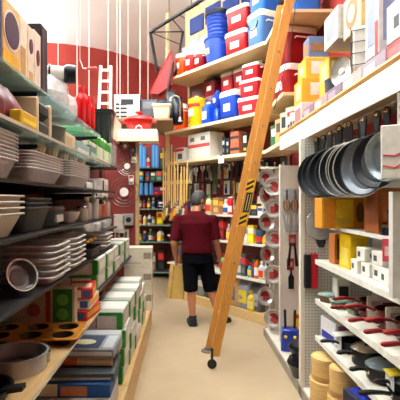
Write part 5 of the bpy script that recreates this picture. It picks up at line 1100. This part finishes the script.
for i in range(4):
    t = thing('dark_spool', 'dark blue reel in front of the orange brown boxes, ' + ORD[i] + ' from the left', 'reel', (1.15 + .05*i, 2.44 - .03*i, 1.402), .2, 'dark reels on the fourth shelf')
    obj('reel_flange', lathe([(.028, 0), (.028, .006)], 14), P_((30, 34, 60)), t); obj('reel_core', lathe([(.018, .006), (.022, .02), (.018, .034)], 14), P_((24, 28, 44)), t); obj('reel_flange', lathe([(.028, .034), (.028, .04)], 14), P_((30, 34, 60)), t)
t = thing('round_lid_plate', 'large grey round pan lid hanging on the divider panel', 'lid', (1.11, 3.475, 1.40), 0, None, (R90, 0, 0))
obj('lid_disc', lathe([(.12, 0), (.122, .006), (.09, .016), (.01, .022)], 30), mat((176, 178, 180), .4, .3), t); obj('lid_knob', lathe([(.012, .02), (.02, .04), (.016, .05)], 12), BLACK, t); obj('rim', torus(.121, .004, 30, 6, .003), STEEL, t)

# ---- hanging pans under the lit valance
t = thing('pan_rail', 'steel rail with hooks under the lit valance that carries the frying pans', 'rail', (0, 0, 0))
obj('rail_bar', tube([(1.12, 1.2, 2.115), (1.12, 3.49, 2.115)], .008, 8), STEEL, t)
for y in (1.3, 2.3, 3.4): obj('rail_bracket', MB().box(1.12, XB, y - .01, y + .01, 2.105, 2.125), STEEL, t)
def hang_pan(label, y, r, m, rim, x=1.03, yaw=-48, inner=None, hlen=.125, sticker=None):
    zc = 2.085 - hlen - r
    rp = random.Random(int(y*1000))
    t = thing('hanging_frying_pan', label, 'frying pan', (x + rp.uniform(-.015, .015), y, zc + rp.uniform(-.008, .012)), 0, 'frying pans on the rail', (math.radians(rp.uniform(-5, 5)), math.radians(rp.uniform(-5, 5)), math.radians(yaw + rp.uniform(-7, 7))))
    M = Matrix.Rotation(R90, 4, 'X')                # bowl opens towards -y
    obj('pan_bowl', MB().add(lathe([(r*.78, -.035), (r*.86, -.03), (r*.985, .0), (r*.985, .004), (r*.95, .004), (r*.83, -.022), (r*.76, -.028)], 30), M), m, t)
    obj('rim', MB().add(torus(r*.985, .0045, 30, 6, .003), M), rim, t)
    obj('base_disc', MB().add(lathe([(r*.76, -.028), (r*.74, -.0255)], 26), M), inner or m, t)
    hd = obj('handle', loft([[(x_*k, y_ + .004, z) for x_, y_ in ((-.016, -.007), (.016, -.007), (.016, .007), (-.016, .007))] for z, k in ((r*.95, .9), (r + hlen*.3, .9), (r + hlen*.75, 1.25), (r + hlen - .012, 1.1), (r + hlen, .6))]), mat((30, 28, 26), .4), t)
    obj('hang_hole', MB().add(torus(.008, .003, 12, 5), Matrix.Translation((0, -.006, r + hlen - .02)) @ M), mat((190, 150, 80), .3, .7), hd)
    if sticker: obj('sticker', MB().add(lathe([(r*.34, -.026), (r*.34, -.0235)], 18), Matrix.Translation((0, 0, -r*.3)) @ M), sticker, t)
for i in range(7):
    hang_pan('black frying pan on the rail, ' + ORD[i] + ' from the far end', 3.36 - .08*i, .168, NONSTICK, mat((70, 76, 82), .35, .2), yaw=-56 + 3*(i % 3))
for i in range(4):
    hang_pan('silver rimmed dark frying pan on the rail, ' + ORD[i] + ' after the black ones', 2.77 - .085*i, .168, mat((38, 42, 46), .4, .1), PIE, yaw=-52 + 4*(i % 2), sticker=C_((222, 200, 150)) if i == 3 else None)
hang_pan('grey griddle pan with rounded shape, third last on the rail', 2.43, .165, GREYPAN, DARK, inner=GREYPAN, yaw=-58)
hang_pan('dark frying pan with silver inside, second last on the rail', 2.35, .15, NONSTICK, DARK, inner=mat((96, 102, 106), .4, .3), x=1.05, yaw=-58)
hang_pan('pale steel frying pan, last on the rail near the white carton', 2.27, .135, mat((150, 158, 164), .3, .5), STEEL, inner=mat((150, 156, 160), .3, .5), x=1.08, yaw=-60)
for i in range(9):
    y = 2.0 - .06*i
    t = thing('steel_spatula', 'steel spatula with dark handle under the valance, ' + ORD[i] + ' from the frying pans', 'spatula', (1.06, y, 2.10), math.radians(-48), 'spatulas at the near end of the rail')
    obj('handle', MB().add(loft([rr(.026, .012, .004, 0), rr(.03, .014, .005, -.04), rr(.022, .012, .004, -.15)])), mat((46, 40, 34), .4, var=.3), t); obj('hang_hole', MB().add(torus(.008, .003, 12, 5), Matrix.Translation((0, -.006, -.02)) @ Matrix.Rotation(R90, 4, 'X')), mat((200, 160, 90), .3, .7), t); obj('blade', MB().add(loft([rr(.02, .004, .0015, -.15), rr(.07, .004, .0015, -.19), rr(.075, .003, .001, -.28)])), STEEL, t)
# white packaged pan with red script and a green box at the right edge
t = carton('white pan carton with red scrawl print hanging at the right edge', 'carton', (.2, .05, .25), (1.03, 2.0, 1.70), WHITECARD, -.45, [], 'pan_carton')
for q in range(2): obj('red_scrawl', tube([(-.09 + .0*q, -.027, .06 + .05*q), (-.04, -.027, .05 + .055*q), (0, -.027, .075 + .05*q), (.04, -.027, .085 + .05*q), (.08, -.027, .12 + .03*q)], .004, 5), C_((200, 50, 70)), t)
obj('hang_tab', MB().box(-.03, .03, -.004, .004, .25, .40), WHITECARD, t); 
t = carton('small green box at the right edge below the white pan carton', 'box', (.12, .05, .09), (1.08, 1.98, 1.642), C_((60, 130, 44)), -.2, [('f', .5, .9, .5, .8, C_((130, 180, 100)))], 'carton')

# ================================================================== UPPER RIGHT SHELF WITH LIT VALANCE
t = thing('upper_shelf', 'upper right shelf with wooden front edge and white lit valance', 'shelf', (0, 0, 0))
obj('shelf_board', MB().box(1.02, 1.575, .9, 4.42, 2.245, 2.27), mat((196, 176, 140), .5), t)
obj('wooden_edge', tube([(1.01, .9, 2.265), (1.01, 4.44, 2.265)], .022, 8), mat((196, 154, 92), .45, var=.15, stretch=(10, 1, 10)), t)
obj('light_valance', MB().add(loft([[(1.00, y, 2.115), (1.02, y, 2.115), (1.02, y, 2.25), (1.00, y, 2.25)] for y in (.9, 4.42)])), mat((252, 246, 232), .5, var=.02, emit=.8), t)
obj('valance_end', MB().box(1.0, 1.575, 4.42, 4.44, 2.115, 2.25), mat((240, 232, 214), .5), t)
gu = 'goods on the upper right shelf'
def ucart(label, y0, y1, x0, x1, z, h_, m, prints=(), name='carton', cat='box', rz=0, tp=None): return carton(label, cat, (x1 - x0, y1 - y0, h_), ((x0 + x1)/2, (y0 + y1)/2, z), m, rz, prints, name, gu, tp)
UZ = 2.272
for i, y in enumerate((4.34, 4.23, 4.12)):
    bottle('white tin with dark lettering block at the far end of upper shelf, ' + ['first', 'second', 'third'][i], .05, .17 + .02*(i % 2), (1.1, y, UZ), P_((222, 216, 210)), STEEL, C_((120, 100, 110)), 'can', 'tin', 'white_tin', 'white tins')
ucart('white box with red blotches beneath the yellow boxes', 3.82, 4.05, 1.05, 1.3, UZ, .2, C_((226, 210, 206)), [('l', .1, .9, .2, .8, C_((196, 130, 130)))])
ucart('long pale box under the yellow boxes at the back', 3.85, 4.36, 1.32, 1.55, UZ, .24, C_((206, 190, 170)), [('l', .1, .9, .2, .8, C_((180, 150, 120)))])
YB = C_((226, 178, 60))
ucart('yellow box with white label, lower one above blotched box', 3.84, 4.1, 1.06, 1.32, UZ + .202, .22, YB, [('f', .3, .7, .3, .8, WHITECARD), ('l', .3, .8, .2, .8, C_((236, 226, 190)))])
ucart('yellow box stacked highest at the far end of upper shelf', 3.86, 4.12, 1.1, 1.36, UZ + .424, .19, C_((230, 186, 70)), [('f', .2, .6, .2, .8, WHITECARD), ('l', .3, .7, .3, .7, C_((240, 230, 200)))])
ucart('tall yellow box nearer the viewer on upper shelf', 3.42, 3.66, 1.16, 1.38, UZ + .13, .34, C_((222, 172, 54)), [('f', .1, .6, .4, .9, C_((236, 222, 180))), ('l', .2, .8, .5, .9, C_((240, 220, 150)))])
ucart('blue and tan picture box on top of the highest yellow box', 3.9, 4.08, 1.14, 1.32, UZ + .615, .2, C_((110, 130, 160)), [('f', .1, .9, .3, .7, C_((150, 110, 80))), ('l', .1, .9, .2, .8, C_((170, 120, 80)))])
FL = [('mauve', (150, 120, 134)), ('dusty pink', (190, 150, 146)), ('grey violet', (130, 116, 130)), ('pale rose', (206, 176, 170)), ('lilac grey', (160, 146, 156)), ('dull red', (170, 80, 80)), ('smoky grey', (130, 126, 126)), ('off white', (214, 206, 200))]
for i in range(8):
    y1 = 3.79 - .31*i
    ucart(FL[i][0] + ' flat box lying along the wooden edge, ' + ORD[i] + ' from the far end', y1 - .30, y1, 1.06, 1.5, UZ, .125, C_(FL[i][1]), [('l', .1, .6, .3, .8, C_(tuple(min(255, c + 40) for c in FL[i][1]))), ('f', .1, .9, .2, .7, C_((206, 196, 190)))], 'flat_box')
VZ = UZ + .127
OW = C_((210, 204, 198))
t = thing('steel_plate', 'shiny round steel plate leaning upright on the flat boxes', 'plate', (1.12, 3.02, VZ + .10), 0, None, (R90, 0, -1.15)); obj('plate', lathe([(.075, 0), (.095, .012), (.098, .014), (.098, .018), (.073, .008)], 28), STEEL, t); obj('centre_boss', lathe([(.03, .004), (.02, .018)], 16), ALU, t); obj('rim', torus(.097, .003, 28, 5, .016), STEEL, t)
pot('dark blue grey pot on the flat boxes behind the steel plate', .10, .12, (1.19, 3.30, VZ), mat((50, 62, 72), .4), None, 1.2, .06, grp=None)
ucart('white and grey box with dial picture, lower stack on flat boxes', 3.12, 3.4, 1.33, 1.54, VZ, .38, C_((190, 186, 182)), [('f', .1, .9, .1, .9, C_((170, 166, 164))), ('l', .2, .8, .3, .8, C_((130, 130, 130)))])
ucart('wide white box with grey picture high over the dark pot', 3.14, 3.44, 1.13, 1.52, VZ + .382, .25, OW, [('f', .3, .8, .2, .8, C_((140, 140, 144))), ('l', .2, .75, .2, .8, C_((150, 152, 158))), ('f', .05, .2, .1, .9, C_((190, 186, 180)))])
t = ucart('cream box with round plate picture, highest of the middle stack', 2.78, 3.08, 1.15, 1.5, VZ + .332, .28, C_((214, 188, 140)), [('l', .05, .95, .05, .95, C_((226, 208, 170)))]); disc_print(t, 'l', (-.177, 0, .14), .1, C_((180, 128, 80))); disc_print(t, 'l', (-.179, 0, .14), .06, C_((222, 206, 180)), None, 'printed_ring'); disc_print(t, 'f', (0, -.152, .14), .09, C_((190, 140, 90)))
ucart('grey box beneath the cream plate box', 2.78, 2.98, 1.24, 1.5, VZ, .33, C_((140, 136, 134)), [('f', .1, .9, .2, .7, C_((120, 116, 116))), ('l', .1, .9, .2, .7, C_((170, 166, 160)))])
t = thing('wire_rack', 'white napkin packs in a black wire rack on the flat boxes', 'rack', (1.13, 2.66, VZ), -.5)
obj('white_packs', rboxvf(.14, .1, .27, .012), P_((226, 220, 210)), t)
for z in (.03, .1, .17, .24): obj('rack_wire', tube([(-.078, -.058, z), (.078, -.058, z), (.078, .058, z), (-.078, .058, z), (-.078, -.058, z)], .003, 5), SHELFDARK, t)
for x in (-.078, .078): obj('rack_upright', tube([(x, -.058, 0), (x, -.058, .26)], .003, 5), SHELFDARK, t)
t = ucart('tall white box with blue and red picture near the right edge', 2.33, 2.50, 1.06, 1.22, VZ, .46, C_((222, 216, 214)), [('f', .15, .7, .15, .75, C_((150, 160, 190))), ('f', .76, .98, .0, .5, C_((190, 50, 40))), ('l', .2, .7, .15, .7, C_((160, 166, 186))), ('l', .75, .95, 0, .4, C_((190, 60, 50)))])
t = thing('steel_pot', 'stainless pot with wooden knob behind the white kettle box', 'pot', (1.36, 2.62, VZ), 0); obj('pot_body', lathe([(.1, 0), (.11, .02), (.11, .26), (.115, .265)], 26), STEEL, t); l = obj('lid', lathe([(.116, .265), (.1, .29), (.03, .31)], 26), STEEL, t); obj('lid_knob', lathe([(.02, .31), (.03, .34), (.045, .40), (.03, .42)], 14), mat((186, 140, 90), .5), l); obj('rim', torus(.113, .005, 26, 6, .264), STEEL, t)
t = ucart('white kettle box with dark shape at the right edge of upper shelf', 1.98, 2.24, 1.06, 1.3, VZ, .2, C_((224, 220, 216)), [('f', .5, .9, .3, .9, C_((90, 86, 90))), ('l', .3, .5, .3, .6, C_((70, 70, 76))), ('l', .7, .78, .5, .8, C_((180, 60, 60)))])
